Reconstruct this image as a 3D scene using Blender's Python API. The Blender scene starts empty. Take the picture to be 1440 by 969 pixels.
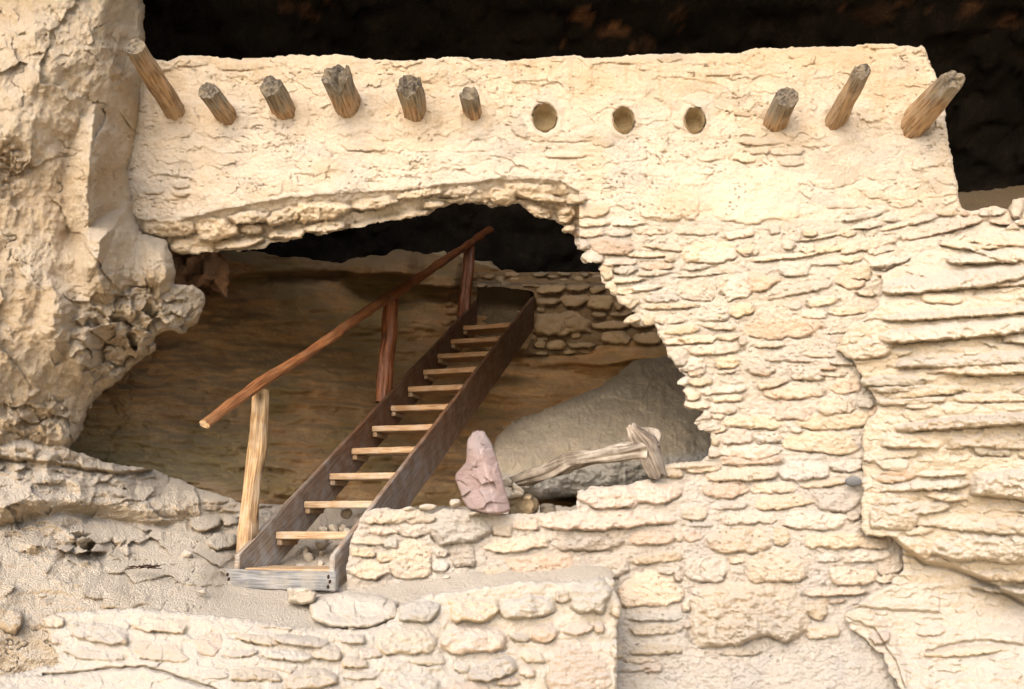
import bpy, math, random
import numpy as np
from mathutils import Vector, Matrix, noise as mn

sc = bpy.context.scene
COL = sc.collection
PITCH = 0.18
F = 1300.0
# ------------------------------------------------------------------ camera
cam_d = bpy.data.cameras.new("camera")
cam = bpy.data.objects.new("camera", cam_d)
COL.objects.link(cam)
cam.location = (0, 0, 0)
cam.rotation_euler = (math.pi / 2 + PITCH, 0, 0)
cam_d.sensor_fit = 'HORIZONTAL'
cam_d.sensor_width = 36.0
cam_d.lens = 36.0 * F / 1440.0
cam_d.clip_start = 0.05
cam_d.clip_end = 2000
sc.camera = cam
# ------------------------------------------------------------------ world, sun, exposure
SUN_EL, SUN_AZ = math.radians(36), math.radians(22)     # azimuth: left of the viewing direction, in front of the cave
world = bpy.data.worlds.new("World")
sc.world = world
world.use_nodes = True
wn = world.node_tree.nodes
sky = wn.new('ShaderNodeTexSky')
sky.sky_type = 'NISHITA'
sky.sun_disc = False
sky.sun_elevation = SUN_EL
sky.sun_rotation = math.pi + SUN_AZ
sky.air_density = 1.0
sky.dust_density = 2.5
world.node_tree.links.new(sky.outputs[0], wn['Background'].inputs[0])
wn['Background'].inputs[1].default_value = 0.15
sd = bpy.data.lights.new("sun", 'SUN')
sun = bpy.data.objects.new("sun", sd)
COL.objects.link(sun)
sd.energy = 1.5
sd.angle = math.radians(65)
sd.color = (1.0, 0.94, 0.86)
to_sun = Vector((-math.sin(SUN_AZ) * math.cos(SUN_EL), -math.cos(SUN_AZ) * math.cos(SUN_EL), math.sin(SUN_EL)))
sun.rotation_euler = to_sun.to_track_quat('Z', 'Y').to_euler()
vs = sc.view_settings
vs.view_transform = 'Standard'
vs.look = 'None'
vs.gamma = 1
vs.use_curve_mapping = False
vs.exposure = 1.26
sc.cycles.max_bounces = 6
sc.cycles.diffuse_bounces = 4

# ------------------------------------------------------------------ projection helpers
CP, SP = math.cos(PITCH), math.sin(PITCH)


def rays(px, py):
    dx = (px - 720.0) / F
    dv = -(py - 484.5) / F
    return dx, CP - SP * dv, SP + CP * dv      # x, y, z


def world_pts(px, py, Y):
    rx, ry, rz = rays(px, py)
    s = Y / ry
    return np.stack([rx * s, ry * s, rz * s], -1)


def at(px, py, Y):
    rx, ry, rz = rays(px, py)
    s = Y / ry
    return Vector((rx * s, Y, rz * s))

# ------------------------------------------------------------------ numpy noise


def _tab(seed):
    return np.random.RandomState(seed).rand(256, 256).astype(np.float32)


_T = {}


def vnoise(x, y, seed=0):
    if seed not in _T:
        _T[seed] = _tab(seed)
    t = _T[seed]
    xi = np.floor(x).astype(np.int32)
    yi = np.floor(y).astype(np.int32)
    fx = (x - xi).astype(np.float32)
    fy = (y - yi).astype(np.float32)
    fx = fx * fx * fx * (fx * (fx * 6 - 15) + 10)
    fy = fy * fy * fy * (fy * (fy * 6 - 15) + 10)
    x0 = xi & 255
    x1 = (xi + 1) & 255
    y0 = yi & 255
    y1 = (yi + 1) & 255
    a = t[y0, x0] * (1 - fx) + t[y0, x1] * fx
    b = t[y1, x0] * (1 - fx) + t[y1, x1] * fx
    return (a * (1 - fy) + b * fy) * 2 - 1


def fbm(x, y, oct=4, seed=0, gain=.5):
    r = 0
    a = 1.0
    n = 0.0
    for o in range(oct):
        k = 2.03 ** o
        r = r + a * vnoise(x * k + 17.3 * o, y * k - 9.1 * o, seed + o)
        n += a
        a *= gain
    return r / n


def ridged(x, y, oct=4, seed=0):
    r = 0
    a = 1.0
    n = 0.0
    for o in range(oct):
        k = 2.03 ** o
        v = 1 - np.abs(vnoise(x * k + 11.3 * o, y * k - 7.1 * o, seed + o)) * 2
        r = r + a * v
        n += a
        a *= .5
    return r / n


def cell(x, y, seed=0):
    """F1, F2, random id, offset of the nearest point (for facets)"""
    rs = np.random.RandomState(seed)
    jx, jy, jr, ja, jb = rs.rand(5, 128, 128).astype(np.float32)
    xi = np.floor(x).astype(np.int32)
    yi = np.floor(y).astype(np.int32)
    f1 = np.full(x.shape, 9.0, np.float32)
    f2 = f1.copy()
    rid = np.zeros(x.shape, np.float32)
    tilt = np.zeros(x.shape, np.float32)
    for dy in (-1, 0, 1):
        for dx in (-1, 0, 1):
            cx = xi + dx
            cy = yi + dy
            m, n = cy & 127, cx & 127
            ox = cx + jx[m, n] - x
            oy = cy + jy[m, n] - y
            d = ox * ox + oy * oy
            near = d < f1
            f2 = np.where(near, f1, np.minimum(f2, d))
            rid = np.where(near, jr[m, n], rid)
            tilt = np.where(near, ox * (ja[m, n] - .5) * 2 + oy * (jb[m, n] - .5) * 2, tilt)
            f1 = np.where(near, d, f1)
    return np.sqrt(f1), np.sqrt(f2), rid, tilt


def sstep(a, b, x):
    t = np.clip((x - a) / (b - a), 0, 1)
    return t * t * (3 - 2 * t)

# ------------------------------------------------------------------ relief surfaces


def poly_sdf(px, py, poly):
    d = np.full(px.shape, 1e9)
    ins = np.zeros(px.shape, bool)
    n = len(poly)
    for i in range(n):
        ax, ay = poly[i]
        bx, by = poly[(i + 1) % n]
        ex, ey = bx - ax, by - ay
        wx, wy = px - ax, py - ay
        t = np.clip((wx * ex + wy * ey) / (ex * ex + ey * ey + 1e-9), 0, 1)
        d = np.minimum(d, (wx - ex * t) ** 2 + (wy - ey * t) ** 2)
        c = ((ay > py) != (by > py)) & (px < ex * (py - ay) / (ey if ey else 1e-9) + ax)
        ins ^= c
    d = np.sqrt(d)
    return np.where(ins, -d, d)


def axis(lo, hi, step, dlo, dhi):
    """dense between dlo and dhi, coarse outside"""
    a = list(np.arange(max(lo, dlo), min(hi, dhi) + step, step))
    s = step
    x = a[-1]
    while x < hi:
        s *= 1.25
        x += s
        a.append(x)
    s = step
    x = a[0]
    pre = []
    while x > lo:
        s *= 1.25
        x -= s
        pre.append(x)
    return np.array(pre[::-1] + a)


class Grid:
    def __init__(g, poly, step=1.35, warp=3.0, wscale=9.0, seed=1, dense=(-60, 1500, -60, 1020)):
        P = np.array(poly, float)
        lo = P.min(0) - warp - 3
        hi = P.max(0) + warp + 3
        g.xs = axis(lo[0], hi[0], step, dense[0], dense[1])
        g.ys = axis(lo[1], hi[1], step, dense[2], dense[3])
        g.X, g.Y = np.meshgrid(g.xs, g.ys)
        g.step = step
        # coarse sdf, upsampled
        cx = np.linspace(g.xs[0], g.xs[-1], max(8, int((g.xs[-1] - g.xs[0]) / 3.5)))
        cy = np.linspace(g.ys[0], g.ys[-1], max(8, int((g.ys[-1] - g.ys[0]) / 3.5)))
        CX, CY = np.meshgrid(cx, cy)
        s = poly_sdf(CX, CY, poly)
        wx = g.X + warp * fbm(g.X / wscale, g.Y / wscale, 3, seed * 7 + 50)
        wy = g.Y + warp * fbm(g.X / wscale + 31, g.Y / wscale, 3, seed * 7 + 60)
        fx = np.clip((wx - cx[0]) / (cx[1] - cx[0]), 0, len(cx) - 1.001)
        fy = np.clip((wy - cy[0]) / (cy[1] - cy[0]), 0, len(cy) - 1.001)
        ix, iy = fx.astype(int), fy.astype(int)
        fx -= ix
        fy -= iy
        g.S = (s[iy, ix] * (1 - fx) + s[iy, ix + 1] * fx) * (1 - fy) + (s[iy + 1, ix] * (1 - fx) + s[iy + 1, ix + 1] * fx) * fy
        g.H = np.zeros(g.X.shape)
        g.G = np.zeros(g.X.shape)
        g.L = np.zeros(g.X.shape, np.int32)       # stone label
        g.C = np.ones(g.X.shape + (3,))
        g.n = 0


def rbf(g, pts):
    P = np.array([(p[0], p[1]) for p in pts], float) / 100
    v = np.array([p[2] for p in pts], float)
    n = len(P)

    def ker(r2):
        return .5 * r2 * np.log(r2 + 1e-6)
    D = ((P[:, None] - P[None]) ** 2).sum(-1)
    A = np.zeros((n + 3, n + 3))
    A[:n, :n] = ker(D) + np.eye(n) * .02
    A[:n, n] = 1
    A[:n, n + 1:] = P
    A[n, :n] = 1
    A[n + 1:, :n] = P.T
    w = np.linalg.solve(A, np.r_[v, 0, 0, 0])
    X = np.clip(g.X, P[:, 0].min() * 100 - 60, P[:, 0].max() * 100 + 60) / 100
    Y = np.clip(g.Y, P[:, 1].min() * 100 - 60, P[:, 1].max() * 100 + 60) / 100
    r = w[n] + w[n + 1] * X + w[n + 2] * Y
    for i in range(n):
        r = r + w[i] * ker((X - P[i, 0]) ** 2 + (Y - P[i, 1]) ** 2)
    return np.clip(r, v.min() - .15, v.max() + .15)


def win(g, x0, x1, y0, y1):
    i0, i1 = np.searchsorted(g.xs, [x0, x1])
    j0, j1 = np.searchsorted(g.ys, [y0, y1])
    return slice(j0, j1), slice(i0, i1)


TINTS = [(1, 1, 1), (1.03, .97, .88), (1.04, .92, .84), (.92, .95, .98), (1.05, 1.0, .92), (.97, .94, .87), (1.04, .97, .95), (.88, .87, .86), (1.0, .93, .80)]


def stone(g, x0, y0, x1, y1, ang=0, p=.05, rng=random, tint=None, gap=.036, pw=None, ty=None, flat=False):
    cx, cy = (x0 + x1) / 2, (y0 + y1) / 2
    a, b = (x1 - x0) / 2, (y1 - y0) / 2
    if ang:
        b = max(b - a * abs(math.sin(math.radians(ang))) * .85, b * .45)
    R = math.hypot(a, b) + 8
    w = win(g, cx - R, cx + R, cy - R, cy + R)
    X, Y = g.X[w], g.Y[w]
    if X.size < 9:
        return
    g.n += 1
    c, s = math.cos(math.radians(-ang)), math.sin(math.radians(-ang))
    ox, oy = rng.random() * 90, rng.random() * 90
    m = min(a, b)
    sc_ = max(6, m * .9)
    X2 = X + m * .22 * fbm(X / sc_ + ox, Y / sc_ + oy, 3, 5)
    Y2 = Y + m * .26 * fbm(X / sc_ - oy, Y / sc_ + ox, 3, 9)
    u = ((X2 - cx) * c + (Y2 - cy) * s) / a
    v = (-(X2 - cx) * s + (Y2 - cy) * c) / b
    n = rng.uniform(3, 6)
    d = (np.abs(u) ** n + np.abs(v) ** n) ** (1 / n)
    for k in range(5):
        th = rng.uniform(0, 2 * math.pi)
        d = np.maximum(d, (u * math.cos(th) + v * math.sin(th)) / rng.uniform(.82, 1.2))
    pw = pw or rng.uniform(3.5, 6)
    prof = 1 - np.clip(d, 0, 1) ** (5 + (pw * 3.6 - 5) * sstep(-.5, .3, v))
    ty = rng.uniform(0, .28) if ty is None else ty
    tx = rng.uniform(-.3, .3)
    # broad facets
    th = rng.uniform(-.6, .6)
    off = rng.uniform(-.3, .3)
    fac = -np.abs(u - off + v * th) * rng.uniform(.05, .4)
    pl = np.full(X.shape, 1.0)
    for k in range(3):
        a_, b2_ = rng.uniform(-.7, .7), rng.uniform(-.2, .9)
        pl = np.minimum(pl, rng.uniform(.78, 1.15) + a_ * u * .5 + b2_ * v * .5)
    hh = p * prof * (pl + .5 * tx * u + ty * v + .5 * fac + .34 * fbm(X / 12 + ox, Y / 8, 4, 21)) + .005 * ridged(X / 7, Y / 5, 3, 23) - .006
    ins = (d < 1)
    H, G, L, C = g.H[w], g.G[w], g.L[w], g.C[w]
    put = ins & (hh > H - .001)
    H[put] = hh[put]
    G[put] = 0
    L[put] = g.n
    t = tint or rng.choice(TINTS)
    br = rng.uniform(.80, 1.06)
    for k in range(3):
        C[..., k][put] = t[k] * br
    dp = (d - 1) * m
    gp = gap * np.exp(-((dp - .9) / 1.1) ** 2) * (.22 + .78 * np.clip(v * 1.3, 0, 1)) * (.15 + 1.5 * np.abs(fbm(X / 20 + ox, Y / 20, 2, 3)))
    out = (dp > 0)
    G[out] = np.maximum(G, gp)[out]


def gem(g, poly, slopes, cap, add=True, lab=False, tint=None, wob=1.5):
    """convex outline; facets rise from each edge with its own slope (m per px) up to cap"""
    P = np.array(poly, float)
    lo, hi = P.min(0) - 6, P.max(0) + 6
    w = win(g, lo[0], hi[0], lo[1], hi[1])
    X, Y = g.X[w], g.Y[w]
    X = X + wob * fbm(X / 12, Y / 12, 3, 33)
    Y = Y + wob * fbm(X / 12 + 40, Y / 12, 3, 37)
    area = sum(P[i - 1, 0] * P[i, 1] - P[i, 0] * P[i - 1, 1] for i in range(len(P)))
    sg = 1 if area > 0 else -1
    h = np.full(X.shape, cap, float)
    for i in range(len(P)):
        ax, ay = P[i]
        bx, by = P[(i + 1) % len(P)]
        L = math.hypot(bx - ax, by - ay)
        dist = sg * ((bx - ax) * (Y - ay) - (by - ay) * (X - ax)) / L
        sl = slopes[i] if isinstance(slopes, (list, tuple)) else slopes
        h = np.minimum(h, dist * sl)
    h = np.clip(h, 0, None)
    if add:
        g.H[w] += h
    else:
        g.H[w] = np.maximum(g.H[w], h)
    if lab:
        g.n += 1
        g.L[w][h > 0] = g.n
    if tint:
        for k in range(3):
            g.C[w][..., k][h > 0] = tint[k]


def fill(g, zone, n, wr, hr, pr, rng, ang=(-4, 6), tint=None, maxov=.25):
    P = np.array(zone, float)
    lo, hi = P.min(0), P.max(0)
    for _ in range(n):
        x, y = rng.uniform(lo[0], hi[0]), rng.uniform(lo[1], hi[1])
        if poly_sdf(np.array([x]), np.array([y]), zone)[0] > -3:
            continue
        a = rng.uniform(*wr) / 2
        b = rng.uniform(*hr) / 2
        w = win(g, x - a, x + a, y - b, y + b)
        L = g.L[w]
        if L.size < 4 or (L > 0).mean() > maxov:
            continue
        stone(g, x - a, y - b, x + a, y + b, rng.uniform(*ang) if b < a * .7 else 0, rng.uniform(*pr), rng, tint)


def tile(ox, oy, s, txt):
    out = []
    for part in txt.split(';'):
        v = [float(q) for q in part.split(',') if q.strip()]
        if len(v) < 4:
            continue
        a = v[4] if len(v) > 4 else 1.5
        p = v[5] / 1000 if len(v) > 5 else None
        out.append((ox + v[0] / s, oy + v[1] / s, ox + v[2] / s, oy + v[3] / s, a, p))
    return out


def put_stones(g, lst, rng, pr=(.03, .055), **k):
    # large first, so that small ones lie over them
    for (x0, y0, x1, y1, a, p) in sorted(lst, key=lambda q: -(q[2] - q[0]) * (q[3] - q[1])):
        stone(g, x0, y0, x1, y1, a, p if p else rng.uniform(*pr), rng, **k)


def finish(g):
    g.H -= g.G


def link(name, me, mat, parent=None):
    o = bpy.data.objects.new(name, me)
    COL.objects.link(o)
    if mat:
        me.materials.append(mat)
    if parent:
        o.parent = parent
    return o


def mesh_np(name, V, Q, colr=None, T=None, smooth=True):
    me = bpy.data.meshes.new(name)
    nq = len(Q)
    nt = 0 if T is None else len(T)
    me.vertices.add(len(V))
    me.vertices.foreach_set('co', np.ascontiguousarray(V, np.float32).ravel())
    loops = Q.ravel() if nt == 0 else np.concatenate([Q.ravel(), T.ravel()])
    me.loops.add(len(loops))
    me.loops.foreach_set('vertex_index', loops.astype(np.int32))
    me.polygons.add(nq + nt)
    st = np.concatenate([np.arange(nq) * 4, nq * 4 + np.arange(nt) * 3]).astype(np.int32)
    me.polygons.foreach_set('loop_start', st)
    me.polygons.foreach_set('use_smooth', np.full(nq + nt, smooth))
    me.update(calc_edges=True)
    me.validate()
    if colr is not None:
        ca = me.color_attributes.new('Col', 'FLOAT_COLOR', 'POINT')
        c4 = np.ones((len(V), 4), np.float32)
        c4[:, :3] = colr
        ca.data.foreach_set('color', c4.ravel())
    return me


def build(g, Yd, name, mat, thick=.35, K=4, base=None, parent=None, closed=None, curl=(7, .05), rough_side=.03):
    """Yd: depth of the undisplaced surface; the height field g.H comes towards the viewer"""
    Yf = Yd - g.H
    if curl:
        t = np.clip(1 + g.S / curl[0], 0, 1)
        Yf = Yf + curl[1] * (1 - np.sqrt(np.clip(1 - t * t, 0, 1)))
    S = g.S
    ny, nx = S.shape
    keep = (S[:-1, :-1] + S[1:, :-1] + S[:-1, 1:] + S[1:, 1:]) < 0
    pad = np.zeros((ny + 1, nx + 1), bool)
    pad[1:-1, 1:-1] = keep
    cnt = pad[:-1, :-1].astype(int) + pad[1:, :-1] + pad[:-1, 1:] + pad[1:, 1:]
    used = cnt > 0
    bnd = used & (cnt < 4)
    gy, gx = np.gradient(S, g.ys, g.xs)
    gl = np.maximum(gx * gx + gy * gy, .15)
    sh = np.clip(-S, -g.step, g.step) / gl
    X = g.X + np.where(bnd, np.clip(sh * gx, -g.step * .7, g.step * .7), 0)
    Yp = g.Y + np.where(bnd, np.clip(sh * gy, -g.step * .7, g.step * .7), 0)
    W = world_pts(X, Yp, Yf)
    idx = np.full(S.shape, -1, np.int64)
    nv = int(used.sum())
    idx[used] = np.arange(nv)
    V = [W[used]]
    C = [g.C[used]]
    j, i = np.nonzero(keep)
    Q = [np.stack([idx[j, i], idx[j + 1, i], idx[j + 1, i + 1], idx[j, i + 1]], 1)]
    off = nv
    if closed is None:
        # sides run back along the line of sight, roughened, in K steps
        bi = np.full(S.shape, -1, np.int64)
        nb = int(bnd.sum())
        bi[bnd] = np.arange(nb)
        bx, by_, bY = X[bnd], Yp[bnd], Yf[bnd]
        gxx, gyy = gx[bnd], gy[bnd]
        for k in range(1, K + 1):
            f = k / K
            n1 = fbm(bx / 9 + 7 * k, by_ / 9, 2, 71)
            V.append(world_pts(bx - gxx * (1.5 * f), by_ - gyy * (1.5 * f), bY + thick * f + rough_side * n1 * (k < K)))
            C.append(g.C[bnd])
        ring = [idx[bnd]] + [off + nb * k + np.arange(nb) for k in range(K)]
        ring = np.array(ring)
        # boundary edges
        h = pad[:-1, 1:-1] != pad[1:, 1:-1]          # horizontal edges (ny, nx-1)
        jj, ii = np.nonzero(h)
        e1 = np.stack([bi[jj, ii], bi[jj, ii + 1]], 1)
        v = pad[1:-1, :-1] != pad[1:-1, 1:]          # vertical edges (ny-1, nx)
        jj, ii = np.nonzero(v)
        e2 = np.stack([bi[jj, ii], bi[jj + 1, ii]], 1)
        E = np.concatenate([e1, e2])
        E = E[(E >= 0).all(1)]
        for k in range(K):
            Q.append(np.stack([ring[k][E[:, 0]], ring[k][E[:, 1]], ring[k + 1][E[:, 1]], ring[k + 1][E[:, 0]]], 1))
        off += nb * K
        # coarse back
        st = 7
        xs, ys = np.arange(0, nx, st), np.arange(0, ny, st)
        Sb = S[np.ix_(ys, xs)]
        kb = np.maximum(np.maximum(Sb[:-1, :-1], Sb[1:, :-1]), np.maximum(Sb[:-1, 1:], Sb[1:, 1:])) < 1
        B = world_pts(g.X[np.ix_(ys, xs)], g.Y[np.ix_(ys, xs)], (Yd + thick * .96)[np.ix_(ys, xs)])
        V.append(B.reshape(-1, 3))
        C.append(g.C[np.ix_(ys, xs)].reshape(-1, 3))
        j, i = np.nonzero(kb)
        nb2 = len(xs)
        Q.append(off + np.stack([j * nb2 + i, j * nb2 + i + 1, (j + 1) * nb2 + i + 1, (j + 1) * nb2 + i], 1))
    else:
        R = closed
        t = np.clip(-S / R, 0, 1)
        Yb = Yd + thick * np.sqrt(1 - (1 - t) ** 2)
        W2 = world_pts(X, Yp, np.where(bnd, Yf, Yb))
        V.append(W2[used])
        C.append(g.C[used])
        Q.append(Q[0][:, ::-1] + off)
    V = np.concatenate(V)
    C = np.concatenate(C)
    Q = np.concatenate(Q)
    if base is not None:
        V = V - np.array(base)
    me = mesh_np(name, V, Q, C)
    o = link(name, me, mat, parent)
    if base is not None:
        o.location = base
    return o


def tag(o, label=None, cat=None, group=None, kind=None):
    if label:
        o['label'] = label
    if cat:
        o['category'] = cat
    if group:
        o['group'] = group
    if kind:
        o['kind'] = kind
    return o


def empty(name, loc):
    o = bpy.data.objects.new(name, None)
    COL.objects.link(o)
    o.location = loc
    o.empty_display_size = .1
    return o

# ------------------------------------------------------------------ materials


def rock_mat(name, base, alt, dark, scale=1.0, bump=.5, alt_amt=.5, dust=.25, sky_dustc=(.62, .58, .52), strata=0.0, rough=.95, stain=None, gravel=0.0):
    m = bpy.data.materials.new(name)
    m.use_nodes = True
    N, L = m.node_tree.nodes, m.node_tree.links
    bs = N['Principled BSDF']
    bs.inputs['Roughness'].default_value = rough
    bs.inputs['Specular IOR Level'].default_value = .15
    tc = N.new('ShaderNodeTexCoord')
    geo = N.new('ShaderNodeNewGeometry')
    pos = geo.outputs['Position']

    def noise(s, det=6, r=.6, vec=pos):
        n = N.new('ShaderNodeTexNoise')
        n.inputs['Scale'].default_value = s
        n.inputs['Detail'].default_value = det
        n.inputs['Roughness'].default_value = r
        L.new(vec, n.inputs['Vector'])
        return n.outputs['Fac']

    def ramp(fac, a, b):
        r = N.new('ShaderNodeMapRange')
        r.inputs[1].default_value = a
        r.inputs[2].default_value = b
        L.new(fac, r.inputs[0])
        return r.outputs[0]

    def mix(f, a, b, mode='MIX'):
        x = N.new('ShaderNodeMix')
        x.data_type = 'RGBA'
        x.blend_type = mode
        if isinstance(f, float):
            x.inputs[0].default_value = f
        else:
            L.new(f, x.inputs[0])
        for k, q in ((6, a), (7, b)):
            if isinstance(q, tuple):
                x.inputs[k].default_value = q + (1,)
            else:
                L.new(q, x.inputs[k])
        return x.outputs[2]

    def mul(a, b):
        x = N.new('ShaderNodeMath')
        x.operation = 'MULTIPLY'
        for k, q in enumerate((a, b)):
            if isinstance(q, float):
                x.inputs[k].default_value = q
            else:
                L.new(q, x.inputs[k])
        return x.outputs[0]

    c = mix(mul(ramp(noise(1.7 * scale, 5, .65), .42, .62), alt_amt), base, alt)
    c = mix(mul(ramp(noise(7 * scale, 6, .7), .5, .75), .45), c, dark)
    c = mix(mul(ramp(noise(45 * scale, 4, .7), .54, .72), .55), c, dark)
    c = mix(mul(ramp(noise(130 * scale, 3, .8), .5, .7), .45), c, dark)
    c = mix(mul(ramp(noise(90 * scale, 3, .8), .56, .72), .5), c, tuple(min(.9, q * 1.35) for q in base))
    if strata:
        mp = N.new('ShaderNodeMapping')
        mp.inputs['Scale'].default_value = (.6, .6, 9)
        mp.inputs['Rotation'].default_value = (0, .06, 0)
        L.new(pos, mp.inputs[0])
        c = mix(mul(ramp(noise(2.2, 7, .75, mp.outputs[0]), .42, .66), strata), c, dark)
    if stain:
        c = mix(mul(ramp(noise(.8, 3, .6), .5, .62), .8), c, stain)
    at_ = N.new('ShaderNodeAttribute')
    at_.attribute_name = 'Col'
    c = mix(1.0, c, at_.outputs['Color'], 'MULTIPLY')
    # upward faces paler: some dust, with whitish skylight mixed into the colour
    sx = N.new('ShaderNodeSeparateXYZ')
    L.new(geo.outputs['Normal'], sx.inputs[0])
    c = mix(mul(ramp(sx.outputs['Z'], .05, .8), dust), c, sky_dustc)
    L.new(c, bs.inputs['Base Color'])
    # relief too fine for the mesh
    b1 = noise(38 * scale, 8, .72)
    b2 = noise(150 * scale, 5, .7)
    ad = N.new('ShaderNodeMath')
    ad.operation = 'ADD'
    L.new(b1, ad.inputs[0])
    L.new(mul(b2, .4), ad.inputs[1])
    bh = ad.outputs[0]
    if gravel:
        vo = N.new('ShaderNodeTexVoronoi')
        vo.inputs['Scale'].default_value = 90
        L.new(pos, vo.inputs['Vector'])
        a2 = N.new('ShaderNodeMath')
        a2.operation = 'ADD'
        L.new(bh, a2.inputs[0])
        L.new(mul(vo.outputs['Distance'], -gravel), a2.inputs[1])
        bh = a2.outputs[0]
    bp = N.new('ShaderNodeBump')
    bp.inputs['Strength'].default_value = min(1, bump * 1.5)
    bp.inputs['Distance'].default_value = .045
    L.new(bh, bp.inputs['Height'])
    L.new(bp.outputs[0], bs.inputs['Normal'])
    return m


def wood_mat(name, a, b, grey=(.3, .27, .23), grey_amt=.3, axis='Z', rough=.7, spec=.3, knots=0.0):
    """grain runs along the local axis given"""
    m = bpy.data.materials.new(name)
    m.use_nodes = True
    N, L = m.node_tree.nodes, m.node_tree.links
    bs = N['Principled BSDF']
    bs.inputs['Roughness'].default_value = rough
    bs.inputs['Specular IOR Level'].default_value = spec
    uv = N.new('ShaderNodeUVMap')
    mp = N.new('ShaderNodeMapping')
    mp.inputs['Scale'].default_value = (75, 5, 1)
    L.new(uv.outputs[0], mp.inputs[0])
    n1 = N.new('ShaderNodeTexNoise')
    n1.inputs['Scale'].default_value = 1
    n1.inputs['Detail'].default_value = 6
    n1.inputs['Distortion'].default_value = .6
    L.new(mp.outputs[0], n1.inputs['Vector'])
    r = N.new('ShaderNodeMapRange')
    r.inputs[1].default_value = .38
    r.inputs[2].default_value = .60
    L.new(n1.outputs['Fac'], r.inputs[0])
    x = N.new('ShaderNodeMix')
    x.data_type = 'RGBA'
    x.inputs[6].default_value = a + (1,)
    x.inputs[7].default_value = b + (1,)
    L.new(r.outputs[0], x.inputs[0])
    geo = N.new('ShaderNodeNewGeometry')
    n2 = N.new('ShaderNodeTexNoise')
    n2.inputs['Scale'].default_value = 9
    n2.inputs['Detail'].default_value = 6
    L.new(geo.outputs['Position'], n2.inputs['Vector'])
    r2 = N.new('ShaderNodeMapRange')
    r2.inputs[1].default_value = .45
    r2.inputs[2].default_value = .65
    r2.inputs[4].default_value = grey_amt
    L.new(n2.outputs['Fac'], r2.inputs[0])
    y = N.new('ShaderNodeMix')
    y.data_type = 'RGBA'
    L.new(r2.outputs[0], y.inputs[0])
    L.new(x.outputs[2], y.inputs[6])
    y.inputs[7].default_value = grey + (1,)
    at_ = N.new('ShaderNodeAttribute')
    at_.attribute_name = 'Col'
    z = N.new('ShaderNodeMix')
    z.data_type = 'RGBA'
    z.blend_type = 'MULTIPLY'
    z.inputs[0].default_value = 1
    L.new(y.outputs[2], z.inputs[6])
    L.new(at_.outputs['Color'], z.inputs[7])
    L.new(z.outputs[2], bs.inputs['Base Color'])
    bp = N.new('ShaderNodeBump')
    bp.inputs['Strength'].default_value = .6
    bp.inputs['Distance'].default_value = .014
    L.new(n1.outputs['Fac'], bp.inputs['Height'])
    L.new(bp.outputs[0], bs.inputs['Normal'])
    return m


M_wall = rock_mat('plaster_masonry', (.65, .545, .42), (.65, .51, .36), (.44, .33, .215), dust=.3, sky_dustc=(.62, .57, .49))
M_mason = rock_mat('sandstone_masonry', (.56, .475, .365), (.54, .425, .30), (.40, .31, .21), dust=.4, sky_dustc=(.62, .58, .54))
M_cliff = rock_mat('cliff_stone', (.68, .55, .39), (.62, .46, .29), (.48, .35, .235), alt_amt=.8, dust=.25, bump=.7)
M_floor = rock_mat('dusty_rock', (.64, .52, .385), (.60, .455, .30), (.50, .39, .28), dust=.6, sky_dustc=(.70, .63, .54), bump=.7, gravel=.4)
M_back = rock_mat('banded_tuff', (.64, .40, .195), (.60, .32, .125), (.30, .175, .085), strata=.5, alt_amt=.9, dust=.3, sky_dustc=(.42, .33, .22), bump=.9, stain=(.36, .25, .10))
M_boulder = rock_mat('grey_boulder', (.46, .37, .26), (.42, .36, .28), (.22, .18, .13), dust=.1, bump=.6)
M_pink = rock_mat('pink_stone', (.42, .30, .27), (.40, .25, .21), (.50, .42, .39), dust=.1, bump=.5, scale=1.5)
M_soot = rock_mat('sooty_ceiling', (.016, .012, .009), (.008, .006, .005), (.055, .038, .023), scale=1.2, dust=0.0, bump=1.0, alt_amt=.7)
M_hole = rock_mat('hole_clay', (.5, .38, .22), (.42, .3, .16), (.3, .2, .1), dust=.1)
M_pebble = rock_mat('dark_pebble', (.19, .19, .185), (.22, .22, .21), (.2, .2, .2), scale=4)
W_tread = wood_mat('tread_wood', (.42, .275, .15), (.27, .16, .08), grey_amt=.5, grey=(.42, .35, .27))
W_string = wood_mat('stringer_wood', (.15, .072, .036), (.085, .040, .020), grey=(.2, .14, .1), grey_amt=.35, rough=.6)
W_old = wood_mat('weathered_board', (.25, .24, .23), (.13, .125, .12), grey=(.32, .28, .22), grey_amt=.6, rough=.9)
W_post = wood_mat('pale_post_wood', (.50, .33, .165), (.27, .155, .07), grey=(.52, .42, .3), grey_amt=.4)
W_red = wood_mat('red_post_wood', (.26, .085, .026), (.11, .032, .011), grey=(.22, .095, .04), grey_amt=.5, rough=.5, spec=.4)
W_beam = wood_mat('beam_wood', (.37, .27, .165), (.17, .115, .07), grey=(.33, .26, .18), grey_amt=.8, rough=.9, spec=.1)
W_end = wood_mat('sawn_end_wood', (.16, .13, .095), (.05, .04, .03), grey=(.24, .185, .12), grey_amt=.6, rough=.95)
W_drift = wood_mat('driftwood', (.36, .31, .25), (.13, .10, .075), grey=(.6, .54, .45), grey_amt=.6, rough=.95)
# ================================================================== THE SETTING
rng = random.Random(4)

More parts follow.
